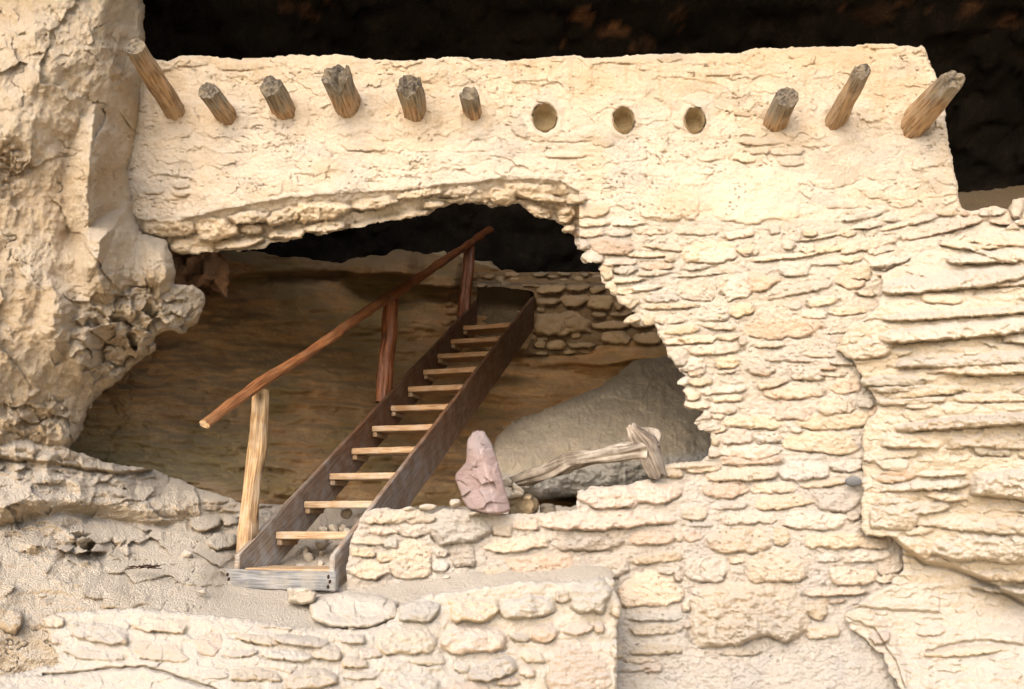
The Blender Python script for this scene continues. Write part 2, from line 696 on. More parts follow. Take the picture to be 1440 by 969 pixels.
# ---- ground outside, falling away in front of the cave and reaching the horizon
nx_, ny_ = 60, 60
gxs = np.sign(np.linspace(-1, 1, nx_)) * np.abs(np.linspace(-1, 1, nx_)) ** 3 * 900
gys = 5.4 - np.linspace(0, 1, ny_) ** 3 * 900
GX, GY = np.meshgrid(gxs, gys)
GZ = -1.35 - .12 * np.clip(5.4 - GY, 0, 6) + .05 * fbm(GX, GY, 3, 8) - .02 * np.clip(-GY, 0, 200)
j, i = np.meshgrid(np.arange(ny_ - 1), np.arange(nx_ - 1), indexing='ij')
j, i = j.ravel(), i.ravel()
Qg = np.stack([j * nx_ + i, j * nx_ + i + 1, (j + 1) * nx_ + i + 1, (j + 1) * nx_ + i], 1)
M_ground = rock_mat('canyon_ground', (.66, .52, .33), (.62, .48, .30), (.50, .38, .24), dust=0.0, bump=.4)
tag(link('ground', mesh_np('ground', np.stack([GX, GY, GZ], -1).reshape(-1, 3), Qg, np.ones((nx_ * ny_, 3))), M_ground), kind='structure')

# ---- cave: a rough sooty vault behind and over the dwelling
na, nb_ = 420, 260
th = np.linspace(-.12, math.pi + .12, na)          # sideways
ph = np.linspace(-.55, 1.95, nb_)                  # from below the back up and over
TH, PH = np.meshgrid(th, ph)
R_ = 1 + .035 * fbm(TH * 9, PH * 9, 5, 41) + .02 * ridged(TH * 22, PH * 22, 4, 44) + .006 * fbm(TH * 90, PH * 90, 3, 47)
# ph sweeps round an axis running left-right: floor - back - ceiling - front rim
CXv = -7.2 * np.cos(TH) * R_ + .6
prof = np.sin(TH) ** .35 * R_
CYv = 5.2 + 7.6 * np.cos(PH) * prof
CZv = -1.2 + 7.6 * np.sin(PH) * prof
CYv = np.clip(CYv, 4.6, 30)
j, i = np.meshgrid(np.arange(nb_ - 1), np.arange(na - 1), indexing='ij')
j, i = j.ravel(), i.ravel()
Qc = np.stack([j * na + i, j * na + i + 1, (j + 1) * na + i + 1, (j + 1) * na + i], 1)
Vc = np.stack([CXv, CYv, CZv], -1).reshape(-1, 3)
dep = Vc[:, 1] * CP + Vc[:, 2] * SP
ppx = 720 + F * Vc[:, 0] / dep
ppy = 484.5 - F * (-Vc[:, 1] * SP + Vc[:, 2] * CP) / dep
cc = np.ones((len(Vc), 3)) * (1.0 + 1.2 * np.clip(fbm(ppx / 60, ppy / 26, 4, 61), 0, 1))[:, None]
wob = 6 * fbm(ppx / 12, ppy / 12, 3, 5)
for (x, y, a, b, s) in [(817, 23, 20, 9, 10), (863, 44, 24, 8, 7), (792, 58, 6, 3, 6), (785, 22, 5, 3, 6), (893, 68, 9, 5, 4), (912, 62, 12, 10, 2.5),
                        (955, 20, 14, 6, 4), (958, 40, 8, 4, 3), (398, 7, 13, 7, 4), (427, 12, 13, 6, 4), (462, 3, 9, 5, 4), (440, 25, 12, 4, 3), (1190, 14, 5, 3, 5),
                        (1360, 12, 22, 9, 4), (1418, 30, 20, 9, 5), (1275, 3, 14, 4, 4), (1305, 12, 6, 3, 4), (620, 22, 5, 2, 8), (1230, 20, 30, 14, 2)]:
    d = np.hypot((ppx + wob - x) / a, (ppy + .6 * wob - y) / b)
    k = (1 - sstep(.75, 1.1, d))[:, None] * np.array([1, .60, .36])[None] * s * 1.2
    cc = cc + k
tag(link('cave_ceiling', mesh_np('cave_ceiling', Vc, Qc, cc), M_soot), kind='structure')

# ---- left cliff
g = Grid([(203, -500), (203, 0), (202, 60), (200, 110), (196, 160), (188, 205), (180, 235), (188, 285), (197, 328), (233, 338), (247, 380), (246, 398), (270, 402), (287, 411), (290, 427),
          (280, 447), (262, 468), (232, 466), (218, 474), (218, 493), (187, 516), (165, 535), (143, 553), (130, 565), (118, 590), (112, 616), (92, 637), (40, 643), (0, 641), (-700, 660), (-700, -500)],
         warp=4, wscale=12, seed=3, dense=(-220, 300, -60, 1020))
Yd = rbf(g, [(0, 0, 5.8), (100, 0, 5.82), (145, 0, 6.0), (205, 0, 6.62), (0, 300, 5.72), (70, 250, 5.8), (145, 120, 6.05), (197, 150, 6.6), (192, 300, 6.5), (100, 400, 5.9), (200, 380, 6.22), (245, 370, 6.4),
             (288, 430, 6.5), (0, 500, 5.7), (100, 500, 5.95), (205, 490, 6.35), (130, 560, 6.35), (0, 640, 5.85), (90, 632, 6.15), (-700, 0, 5.2), (-700, 640, 5.0), (100, -400, 5.6), (205, -400, 6.4)])
X, Y = g.X, g.Y
g.H += .09 * fbm(X / 120, Y / 150, 4, 101) + .045 * ridged(X / 60 + Y / 200, Y / 130, 5, 105) + .034 * fbm(X / 24, Y / 28, 4, 111) + .008 * fbm(X / 5, Y / 5, 4, 113)
gem(g, [(133, 143), (112, 168), (94, 222), (88, 275), (100, 330), (122, 400), (150, 360), (172, 300), (176, 235), (168, 190), (150, 160)],
    [.012, .0105, .010, .010, .010, .008, .0065, .0065, .0065, .008, .012], .8)
gem(g, [(110, 330), (104, 380), (118, 415), (150, 430), (185, 400), (196, 330), (180, 290), (150, 300)], [.010, .010, .01, .009, .006, .007, .010, .012], .5)
gem(g, [(198, 335), (200, 400), (222, 420), (245, 398), (245, 372), (232, 342)], [.01, .008, .01, .012, .01, .01], .14)
gem(g, [(60, 380), (50, 470), (75, 520), (110, 470), (105, 400)], .006, .13)
gem(g, [(100, 460), (85, 500), (110, 545), (140, 520), (150, 480), (130, 455)], [.008, .01, .01, .006, .006, .008], .16)
# broken, crumbling underside
m1 = np.exp(-(((X - 190) / 95) ** 2 + ((Y - 475) / 75) ** 2) ** 1.5) + .55 * np.exp(-(((X - 60) / 80) ** 2 + ((Y - 600) / 45) ** 2) ** 1.5)
m1 = np.clip(m1, 0, 1)
qx, qy = X + 9 * fbm(X / 25, Y / 25, 2, 131), Y + 7 * fbm(X / 22, Y / 22, 2, 133)
f1, f2, rid, tl = cell(qx / 26, qy / 19, 7)
g.H += m1 * (.08 * (rid - .5) + .17 * tl + .04 * (1 - f1))
f1, f2, rid, tl = cell(qx / 10, qy / 8 + 5, 8)
g.H += m1 * (.022 * (rid - .5) + .055 * tl)
g.C *= (1 + (.12 * (rid - .5) * m1))[..., None]
f1, f2, rid, tl = cell(qx / 70, qy / 110 + 3, 9)
g.H += .07 * tl * (1 - m1)
# pitted hollow at the left edge
m2 = np.exp(-(((X - 12) / 26) ** 2 + ((Y - 228) / 34) ** 2) ** 2)
g.H -= m2 * (.05 + .05 * ridged(X / 9, Y / 9, 3, 141))
g.C *= 1 - .3 * m2[..., None] * np.array([.6, .8, 1])
# cracks
r_ = fbm(X / 80, Y / 55, 4, 151)
g.G = .02 * np.exp(-(r_ / .008) ** 2) * sstep(.2, .4, fbm(X / 120, Y / 120, 2, 155))
f1, f2, rid, tl = cell((X + 5 * fbm(X / 9, Y / 9, 2, 161)) / 16, (Y + 5 * fbm(X / 9, Y / 9, 2, 163)) / 16, 85)
g.H += .02 * tl * sstep(-.1, .3, fbm(X / 60, Y / 60, 2, 167))
g.C *= 1 - (sstep(.15, .4, fbm(X / 35, Y / 35, 4, 169)) * .8)[..., None] * np.array([.10, .14, .20])
g.C *= 1 - (sstep(.3, .5, fbm(X / 8, Y / 8, 3, 171)))[..., None] * np.array([.12, .14, .16])
g.C *= (1 + .06 * fbm(X / 90, Y / 90, 3, 160))[..., None]
finish(g)
tag(build(g, Yd, 'cliff', M_cliff, thick=.7, K=6, curl=(12, .16), rough_side=.08), kind='structure')

# ---- rock floor and dusty terrace
g = Grid([(-700, 600), (40, 600), (100, 632), (150, 650), (220, 662), (290, 690), (345, 708), (500, 712), (700, 712), (880, 712), (880, 790), (862, 812), (854, 860), (848, 1100), (-700, 1100)], step=1.5, seed=5, dense=(-220, 900, -60, 1000))
Yd = rbf(g, [(-700, 600, 4.4), (0, 640, 5.85), (0, 730, 5.65), (0, 860, 5.15), (0, 960, 5.1), (-700, 1100, 4.2), (90, 610, 6.3), (150, 640, 6.5), (130, 570, 6.9), (250, 620, 7.4), (330, 670, 7.6), (150, 730, 6.15),
             (150, 850, 5.4), (250, 760, 6.3), (340, 720, 6.9), (345, 800, 6.45), (400, 808, 6.55), (450, 800, 6.5), (390, 770, 6.85), (318, 822, 6.1), (400, 829, 6.02), (488, 842, 5.86), (330, 868, 5.5), (290, 800, 6.05), (450, 880, 5.5), (480, 765, 6.9), (430, 720, 7.6), (600, 740, 7.0), (850, 740, 7.2), (600, 700, 8.5),
             (850, 700, 8.5), (600, 820, 5.98), (720, 805, 5.98), (850, 795, 6.0), (850, 860, 5.75), (720, 830, 5.75), (600, 860, 5.55), (860, 1000, 5.8), (600, 950, 5.6), (450, 1000, 5.5), (200, 1000, 5.2), (200, 900, 5.3)])
X, Y = g.X, g.Y
g.H += .05 * fbm(X / 110, Y / 50, 4, 201) + .05 * sstep(790, 740, Y) * ridged(X / 45, Y / 30, 4, 203) + .018 * fbm(X / 22, Y / 12, 5, 205) + .008 * fbm(X / 5, Y / 3.5, 4, 207)
lf = sstep(420, 300, X)
# overhanging layers with an ochre underside
yl = np.interp(X, [-60, 0, 90, 150, 230, 300, 360], [700, 738, 718, 728, 738, 725, 715])
d = Y - yl + 3 * fbm(X / 25, Y / 8, 3, 211)
g.H += lf * .14 * sstep(3, -22, d) * sstep(-80, -20, d) - lf * .05 * np.exp(-((d - 3) / 5) ** 2)
yl = np.interp(X, [-60, 0, 60, 170, 260, 340], [640, 645, 652, 668, 655, 640])
d = Y - yl + 3 * fbm(X / 20, Y / 8, 3, 215)
g.H += lf * .10 * sstep(1.5, -5, d) * sstep(-60, -10, d)
g.G = np.maximum(g.G, lf * .05 * np.exp(-((d - 1) / 1.6) ** 2) * (fbm(X / 60, Y / 60, 2, 219) > -.15))
m1 = np.exp(-(((X - 110) / 70) ** 2 + ((Y - 772) / 20) ** 2) ** 2) + .5 * np.exp(-(((X - 60) / 90) ** 2 + ((Y - 650) / 22) ** 2) ** 2) + .6 * np.exp(-(((X - 200) / 60) ** 2 + ((Y - 680) / 30) ** 2) ** 2)
qx, qy = X + 7 * fbm(X / 20, Y / 20, 2, 231), Y + 5 * fbm(X / 20, Y / 20, 2, 233)
f1, f2, rid, tl = cell(qx / 22, qy / 13, 27)
g.H += m1 * (.07 * (rid - .5) + .16 * tl)
mz = sstep(880, 800, Y) * sstep(640, 700, Y) * lf
f1, f2, rid, tl = cell(qx / 60, qy / 36, 29)
g.H += .10 * tl * (.25 + mz * .6) * lf
r_ = fbm(X / 60, Y / 30, 4, 241)
g.G = np.maximum(g.G, .022 * np.exp(-(r_ / .014) ** 2) * (fbm(X / 90, Y / 60, 2, 245) > .05) * lf)
put_stones(g, tile(0, 646, 3, "745,190,830,235,2,50;835,190,935,215,0,40;945,195,1010,225,-4,40;800,220,930,300,0,60;940,235,1010,280,5,50;870,310,1000,380,0,60;790,165,860,188,0,30;880,160,960,188,0,30;1085,180,1165,200,0,40;1100,210,1150,260,0,40;430,560,620,640,0,25;0,640,100,740,0,60"), rng)
g.C *= (1 + .07 * fbm(X / 60, Y / 40, 4, 251))[..., None] * (1 + lf[..., None] * np.array([.05, .02, -.04]))
finish(g)
tag(build(g, Yd, 'rock_floor', M_floor, thick=.3, K=2, curl=None), kind='structure')

# ---- back of the cave: banded tuff
g = Grid([(40, 300), (330, 352), (400, 360), (480, 368), (560, 352), (640, 362), (700, 378), (760, 392), (1100, 392), (1100, 770), (40, 770)], step=2.0, seed=6, warp=5, wscale=20)
Yd = rbf(g, [(60, 300, 7.4), (60, 520, 7.0), (60, 760, 6.9), (200, 480, 7.6), (330, 355, 9.3), (330, 420, 8.9), (330, 600, 8.1), (330, 700, 7.7), (480, 370, 10.3), (480, 500, 9.5), (480, 650, 8.7), (480, 750, 8.3), (640, 365, 11),
             (640, 500, 10.4), (640, 650, 9.4), (700, 420, 10.8), (750, 500, 10.4), (900, 500, 10.3), (1000, 500, 10.3), (1000, 650, 9.6), (850, 600, 9.9), (1100, 400, 10.5), (1100, 760, 9), (700, 750, 8.8)])
X, Y = g.X, g.Y
yw = Y + 14 * fbm(X / 160, Y / 90, 3, 301) - X * .04
g.H += .20 * fbm(X / 110, Y / 60, 5, 303) + .06 * ridged(X / 120, yw / 22, 4, 304) + .05 * fbm(X / 70, yw / 6, 5, 305) + .03 * ridged(X / 140, yw / 13, 4, 306) + .035 * fbm(X / 22, Y / 12, 5, 309)
f1, f2, rid, tl = cell((X + 9 * fbm(X / 16, Y / 16, 2, 351)) / 34, (Y + 5 * fbm(X / 16, Y / 16, 2, 353)) / 13, 88)
g.H += .025 * tl
for (x0, x1, y, p, hgt) in [(250, 600, 392, .35, 34), (470, 668, 404, .4, 36), (100, 420, 470, .06, 50), (420, 700, 470, .08, 25), (700, 1100, 512, .12, 22), (300, 640, 560, .06, 40), (640, 1000, 560, .06, 30)]:
    d = yw + X * .04 - y + 5 * fbm(X / 30, Y / 20, 3, 311)
    e = sstep(x0, x0 + 40, X) * sstep(x1, x1 - 30, X)
    g.H += e * p * sstep(2, -4, d) * sstep(-hgt * 2, -hgt * .6, d)
put_stones(g, tile(560, 320, 3.6, "280,215,330,250,0,80;250,270,330,320,0,80;255,330,310,370,0,90;240,400,300,440,0,90;220,455,270,490,0,90;330,225,400,260,0,80;235,370,290,400,0,80;30,200,300,320,-12,200"), rng)
r_ = fbm(X / 60, Y / 40, 4, 321)
g.G = np.maximum(g.G, .03 * np.exp(-(r_ / .012) ** 2) * (fbm(X / 90, Y / 60, 2, 325) > .0))
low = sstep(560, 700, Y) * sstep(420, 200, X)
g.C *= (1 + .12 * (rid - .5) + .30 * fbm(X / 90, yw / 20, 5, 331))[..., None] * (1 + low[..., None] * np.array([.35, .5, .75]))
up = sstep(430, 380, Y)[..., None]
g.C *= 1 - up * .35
finish(g)
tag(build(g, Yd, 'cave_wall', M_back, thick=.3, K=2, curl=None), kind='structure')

# ---- a rib of reddish rock in the shade beside the cliff
g = Grid([(215, 325), (300, 345), (316, 360), (325, 378), (320, 398), (322, 420), (305, 412), (296, 398), (280, 402), (262, 415), (240, 400), (215, 400)], step=1.8, seed=61, warp=4)
f1, f2, rid, tl = cell(g.X / 22, g.Y / 26, 64)
g.H += .12 * tl + .03 * fbm(g.X / 12, g.Y / 12, 3, 65)
g.C *= np.array([.78, .60, .56])
tag(build(g, np.full(g.X.shape, 7.5), 'rock_rib', M_cliff, thick=.8, curl=(8, .1)), kind='structure')

# ---- layered outcrop on the right
g = Grid([(1240, 386), (1300, 352), (1350, 332), (1420, 318), (2100, 230), (2100, 1100), (1292, 1100), (1268, 960), (1235, 915), (1180, 868), (1230, 838), (1268, 800), (1268, 768), (1258, 760), (1215, 756), (1213, 700),
          (1215, 615), (1232, 570), (1205, 520), (1182, 492), (1190, 452), (1236, 428)], seed=8, warp=11, wscale=26)
Yd = rbf(g, [(1180, 480, 6.30), (1240, 385, 6.42), (1350, 330, 6.36), (1213, 610, 6.24), (1200, 540, 6.30), (1500, 280, 5.95), (1440, 400, 5.95), (1300, 450, 6.1), (1300, 600, 6.0), (1440, 600, 5.8), (1218, 700, 6.14), (1440, 700, 5.75), (1260, 750, 5.98),
             (1300, 790, 5.98), (1440, 800, 5.8), (1440, 840, 5.95), (1200, 866, 5.9), (1440, 900, 5.7), (1300, 969, 5.6), (1440, 969, 5.5), (2100, 500, 4.8), (2100, 1050, 4.4), (1600, 600, 5.4)])
X, Y = g.X, g.Y
yw = Y + .05 * (X - 1300) + 6 * fbm(X / 120, Y / 60, 2, 401)
g.H += .03 * fbm(X / 90, Y / 50, 3, 403) + .010 * fbm(X / 70, yw / 11, 4, 405) * sstep(860, 800, Y) + .009 * fbm(X / 12, Y / 8, 4, 407) + .004 * fbm(X / 4, Y / 4, 3, 409)
outc = [(1236, 370, 1450, 417, 6, .15), (1330, 350, 1450, 372, 2, .12), (1240, 425, 1520, 452, 4, .10), (1180, 478, 1256, 506, 3, .08), (1236, 440, 1520, 484, 5, .17), (1255, 490, 1500, 520, 3, .11),
        (1300, 508, 1500, 530, 2, .13), (1410, 466, 1480, 484, 0, .08), (1250, 574, 1520, 608, 4, .19), (1240, 608, 1332, 632, 0, .08), (1330, 604, 1520, 634, 0, .08), (1215, 622, 1280, 668, -20, .05),
        (1226, 672, 1362, 694, 3, .12), (1284, 662, 1358, 671, 1, .08), (1362, 652, 1510, 709, 2, .18), (1297, 689, 1362, 708, -6, .10), (1224, 694, 1292, 748, 3, .12), (1275, 702, 1338, 726, 8, .09),
        (1284, 722, 1520, 756, -3, .10), (1266, 752, 1312, 788, -5, .13), (1306, 748, 1500, 794, -2, .18), (1372, 796, 1500, 822, -3, .12), (1360, 820, 1520, 845, -6, .17), (1424, 536, 1500, 560, 0, .06),
        (1345, 345, 1425, 365, -20, .1), (1226, 536, 1300, 552, 0, .05), (1230, 556, 1330, 570, 1, .04), (1340, 552, 1480, 566, 1, .05)]
for (x0, y0, x1, y1, a, p) in outc:
    stone(g, x0, y0, x1, y1, a, p * .62, rng, pw=4, ty=.1, gap=.03, tint=rng.choice([(1, 1, 1), (1.02, .98, .93), (.96, .97, .99)]))
fill(g, [(1245, 390), (1350, 340), (1500, 300), (1500, 790), (1300, 780), (1220, 740), (1235, 600), (1190, 490)], 60, (40, 110), (14, 26), (.02, .045), rng, ang=(-3, 9), maxov=.45)
f1, f2, rid, tl = cell((X + 5 * fbm(X / 9, Y / 9, 2, 451)) / 26, (Y + 3 * fbm(X / 9, Y / 9, 2, 453)) / 9, 84)
g.H += .018 * tl
for (x0, y0, x1, y1) in [(1290, 880, 1330, 895), (1222, 888, 1252, 906), (1300, 905, 1420, 925)]:
    stone(g, x0, y0, x1, y1, 3, .025, rng, gap=.015)
yl = np.interp(X, [1215, 1260, 1268, 1300, 1340, 1360, 1440, 1600], [757, 758, 768, 790, 797, 806, 846, 850]) + 3 * fbm(X / 20, Y / 20, 2, 421)
g.H += .10 * sstep(4, -6, Y - yl)
g.G = np.maximum(g.G, .04 * np.exp(-((Y - yl - 3) / 2.5) ** 2))
for pts in ([(1190, 868), (1230, 885), (1260, 930), (1275, 975)], [(1300, 915), (1350, 905), (1380, 900), (1440, 908)], [(1160, 852), (1240, 858), (1320, 862)]):
    yy = np.interp(X, [p[0] for p in pts], [p[1] for p in pts]) + 3 * fbm(X / 15, Y / 15, 2, 431)
    e = (X > pts[0][0]) & (X < pts[-1][0])
    g.G = np.maximum(g.G, e * .02 * np.exp(-((Y - yy) / 1.4) ** 2))
    g.H += e * .03 * sstep(2, -4, Y - yy) * sstep(-45, -8, Y - yy) * sstep(pts[0][0], pts[0][0] + 20, X)
lowr = sstep(790, 840, Y)
g.C *= (1 - .06 * lowr)[..., None] * (1 + .06 * fbm(X / 80, yw / 14, 3, 441))[..., None]
g.C *= 1 + (1 - lowr[..., None]) * np.array([.02, 0, -.05])
finish(g)
tag(build(g, Yd, 'rock_outcrop', M_mason, thick=.6, K=5, curl=(4, .025)), kind='structure')

# ---- dark ledge seen past the end of the wall
g = Grid([(1290, 290), (1345, 272), (1400, 266), (1460, 258), (1700, 250), (1700, 330), (1290, 330)], step=2, seed=62)
g.H += .05 * fbm(g.X / 60, g.Y / 8, 4, 66)
g.C *= np.array([.62, .5, .34])
tag(build(g, 8.6 + (330 - g.Y) * .012, 'cave_ledge', M_boulder, thick=.6, curl=None), kind='structure')

# ================================================================== THE DWELLING'S FRONT WALL
HOLES = [(766, 166, 17, 20), (877, 169, 15, 18), (977, 170, 14, 18)]
wall_poly = [(150, 78), (205, 82), (235, 86), (255, 78), (300, 80), (345, 84), (400, 78), (480, 77), (520, 83), (560, 86), (640, 81), (720, 85), (800, 78), (840, 82), (900, 76), (1000, 75), (1042, 74), (1048, 70), (1130, 66),
             (1215, 64), (1222, 60), (1300, 66), (1308, 90), (1325, 120), (1330, 170), (1337, 215), (1345, 255), (1350, 293), (1362, 296), (1400, 290), (1417, 296), (1424, 282), (1440, 276), (1500, 270), (1500, 1120), (488, 1120), (487, 800),
             (492, 765), (500, 745), (512, 718), (530, 715), (590, 716), (606, 722), (625, 714), (660, 716), (700, 722), (760, 722), (812, 716), (812, 692), (830, 684), (870, 684), (895, 676), (920, 673), (930, 668), (926, 655), (960, 649), (985, 650),
             (996, 640), (999, 622), (999, 609), (981, 604), (980, 597), (975, 592), (984, 584), (990, 577), (972, 576), (961, 572), (964, 562), (966, 556), (960, 551), (962, 546), (964, 542), (948, 540), (955, 534), (965, 530),
             (957, 524), (947, 510), (938, 501), (937, 489), (931, 481), (925, 472), (922, 458), (906, 457), (879, 455), (876, 450), (886, 443), (900, 440), (885, 436), (870, 425), (866, 417), (857, 413), (860, 408),
             (850, 405), (852, 399), (845, 397), (843, 374), (848, 368), (821, 371), (816, 363), (822, 353), (814, 353), (807, 341), (809, 330), (789, 325), (794, 317), (783, 314), (780, 309), (768, 308), (752, 304), (741, 296), (732, 286),
             (705, 290), (690, 292), (672, 286), (640, 287), (608, 296), (603, 303), (560, 309), (520, 316), (493, 321), (470, 327), (447, 331), (430, 327), (425, 336), (400, 340), (379, 342), (372, 350), (340, 353), (301, 354), (280, 356), (255, 360),
             (237, 349), (234, 338), (200, 330), (150, 330)]
g = Grid(wall_poly, seed=9, warp=2.6, wscale=8, step=1.3)
for (x, y, a, b) in HOLES:
    d = (np.hypot((g.X + 2.0 * fbm(g.X / 8, g.Y / 8, 3, 501) - x) / a, (g.Y + 2.0 * fbm(g.X / 8, g.Y / 8, 3, 505) - y) / b) - 1) * min(a, b)
    g.S = np.maximum(g.S, -d)
Yd = rbf(g, [(150, 80, 6.62), (700, 80, 6.6), (1300, 80, 6.6), (150, 320, 6.6), (800, 280, 6.58), (1340, 290, 6.57), (850, 400, 6.5), (950, 500, 6.42), (1000, 640, 6.3), (1150, 350, 6.47), (1200, 500, 6.27), (1200, 640, 6.17),
             (640, 720, 6.1), (490, 720, 6.06), (490, 850, 5.98), (870, 720, 6.1), (870, 850, 6.0), (1200, 760, 6.05), (1200, 860, 5.98), (1000, 969, 5.78), (1250, 969, 5.75), (1450, 300, 6.4), (1450, 700, 6.3), (1450, 1100, 5.6), (870, 1100, 5.6), (490, 1100, 5.98)])
X, Y = g.X, g.Y
lip = np.interp(X, [150, 200, 240, 275, 319, 408, 493, 557, 620, 672, 704, 787, 812], [300, 308, 310, 304, 292, 277, 270, 266, 260, 255, 251, 253, 268]) + 2.5 * fbm(X / 12, Y / 12, 3, 511)
sof = np.clip(Y - lip, 0, 60) * (X < 815) * (Y < 420)
Yd = Yd + np.minimum(sof * .0045, .22) + .02 * sstep(0, 3, sof)
up = sstep(345, 285, Y) * sstep(0, -6, Y - lip) + (X > 815) * sstep(330, 290, Y) * 1.0
up = np.clip(up, 0, 1)
# plaster: hand smoothed, cracked into plates along the courses beneath
g.H += .018 * fbm(X / 90, Y / 60, 3, 521) + .009 * fbm(X / 26, Y / 17, 4, 523) + .006 * fbm(X / 10, Y / 7, 4, 525) + .0035 * fbm(X / 3.6, Y / 3.2, 3, 527)
qx, qy = X + 22 * fbm(X / 30, Y / 24, 4, 531), Y + 10 * fbm(X / 26, Y / 16, 4, 533)
for (sx, sy, dp, th_, sd_, am) in ((62, 27, .009, .016, 51, .05), (30, 15, .005, .022, 52, .0)):
    f1, f2, rid, tl = cell(qx / sx, qy / sy, sd_)
    pres = sstep(.05, .3, fbm(X / 40, Y / 30, 3, 541 + sd_))
    g.G = np.maximum(g.G, up * pres * dp * 1.2 * np.exp(-((f2 - f1) / th_) ** 2))
    g.H += up * (rid - .5) * .005 + up * tl * .012
    g.C *= (1 + .05 * up * (rid - .5))[..., None]
r_ = fbm(X / 90, Y / 14, 4, 551)
g.G = np.maximum(g.G, up * .022 * np.exp(-(r_ / .009) ** 2) * sstep(.02, .25, fbm(X / 60, Y / 40, 3, 553)))
# raised clay collars round the beams
BEAMS = [((248, 160), (190, 66), 15.5, 14.5, 'long slender tan roof beam slanting up against the left cliff'),
         ((322, 167), (292, 128), 15, 14.5, 'short roof beam with a grey weathered end, second from the left cliff'),
         ((403, 159), (381, 120), 17, 16.5, 'roof beam with a split grey end, third from the left cliff'),
         ((491, 156), (473, 106), 18.5, 20.5, 'thickest roof beam of the left group with a broken flaking end'),
         ((585, 163), (575, 119), 17.5, 18, 'roof beam with a notched fibrous grey end, between the thickest and the shortest beam'),
         ((667, 163), (659, 131), 13.5, 13, 'smallest and shortest roof beam, just left of the empty beam holes'),
         ((1090, 171), (1106, 136), 18, 18, 'stubby brown roof beam just right of the empty beam holes'),
         ((1176, 171), (1214, 101), 17, 13.5, 'long flat-sided roof beam with a pale chipped tip, middle one of the right three'),
         ((1286, 174), (1341, 112), 22, 18, 'stout splintered roof beam at the right end of the wall')]
for (b, e, rb, re_, lab) in BEAMS:
    d = np.hypot((X - b[0]) / (rb + 8), (Y - b[1] - 4) / (rb + 9))
    g.H += .015 * np.exp(-((d - 1) / .3) ** 2)
for (x, y, a, b) in HOLES:
    d = np.hypot((X - x) / a, (Y - y) / b)
    g.H += .018 * np.exp(-((d - 1.15) / .35) ** 2)
# plaster patches and slabs showing in the upper wall
put_stones(g, tile(960, 0, 3, "210,410,410,495,0,12;225,578,410,612,0,28;120,715,540,940,0,25;280,610,365,655,0,22;370,620,520,655,1,20;400,655,510,700,0,20;520,625,760,790,0,9;90,290,320,320,2,15;300,345,400,395,-4,14;790,180,920,206,0,22;830,660,880,690,0,12;500,590,600,620,0,8;60,630,180,680,0,25;250,230,330,285,0,12;760,720,900,760,0,10;900,700,1040,750,0,9;0,790,75,930,0,28;600,840,760,880,2,12;210,640,310,690,-5,24;770,770,1000,840,0,9"), rng, tint=(1, .99, .97), gap=.014, pw=7, ty=.1)
put_stones(g, tile(780, 240, 4.846, "570,100,1000,345,0,30;"), rng, tint=(1, .98, .95), gap=.014, pw=5, ty=.1)
put_stones(g, tile(0, 0, 3, "900,250,1110,300,0,18;690,255,880,280,0,14;730,765,800,795,0,25;730,800,810,830,0,30;600,790,700,820,0,20;600,575,760,630,0,9;950,430,1200,480,0,7"), rng, tint=(1, .99, .97), gap=.014, pw=6, ty=.15)
put_stones(g, tile(480, 0, 3, "480,230,700,255,0,15;1150,235,1310,270,0,14;1330,230,1440,260,0,14;720,500,790,585,0,22;790,560,1060,600,0,12;1060,570,1150,620,0,10;0,570,190,640,-3,12;280,600,620,640,0,9;860,640,1040,665,0,14;1290,750,1440,930,0,14;400,660,560,700,-3,8"), rng, tint=(1, .99, .97), gap=.014, pw=6, ty=.15)
# arch soffit
so = tile(200, 200, 2.1818, "0,235,160,295,0;165,235,300,305,0;80,285,220,350,0;220,280,380,335,8;260,205,400,255,5;300,250,370,280,0;380,195,475,260,15;385,250,500,305,8;455,170,645,250,8;490,235,635,280,5;640,160,790,215,8;630,205,890,265,12;780,135,920,180,8;920,130,1030,175,8;860,170,930,205,6;980,145,1065,190,-5;1060,135,1150,200,-10;1100,120,1280,175,-4;1175,185,1255,240,-12;1265,190,1330,250,0;1285,250,1330,280,0;1300,160,1365,190,0;1160,150,1300,190,-8;930,160,1040,190,4;500,270,640,285,4")
put_stones(g, so, rng, pr=(.07, .12), tint=(1.0, .94, .83), gap=.05, pw=6)
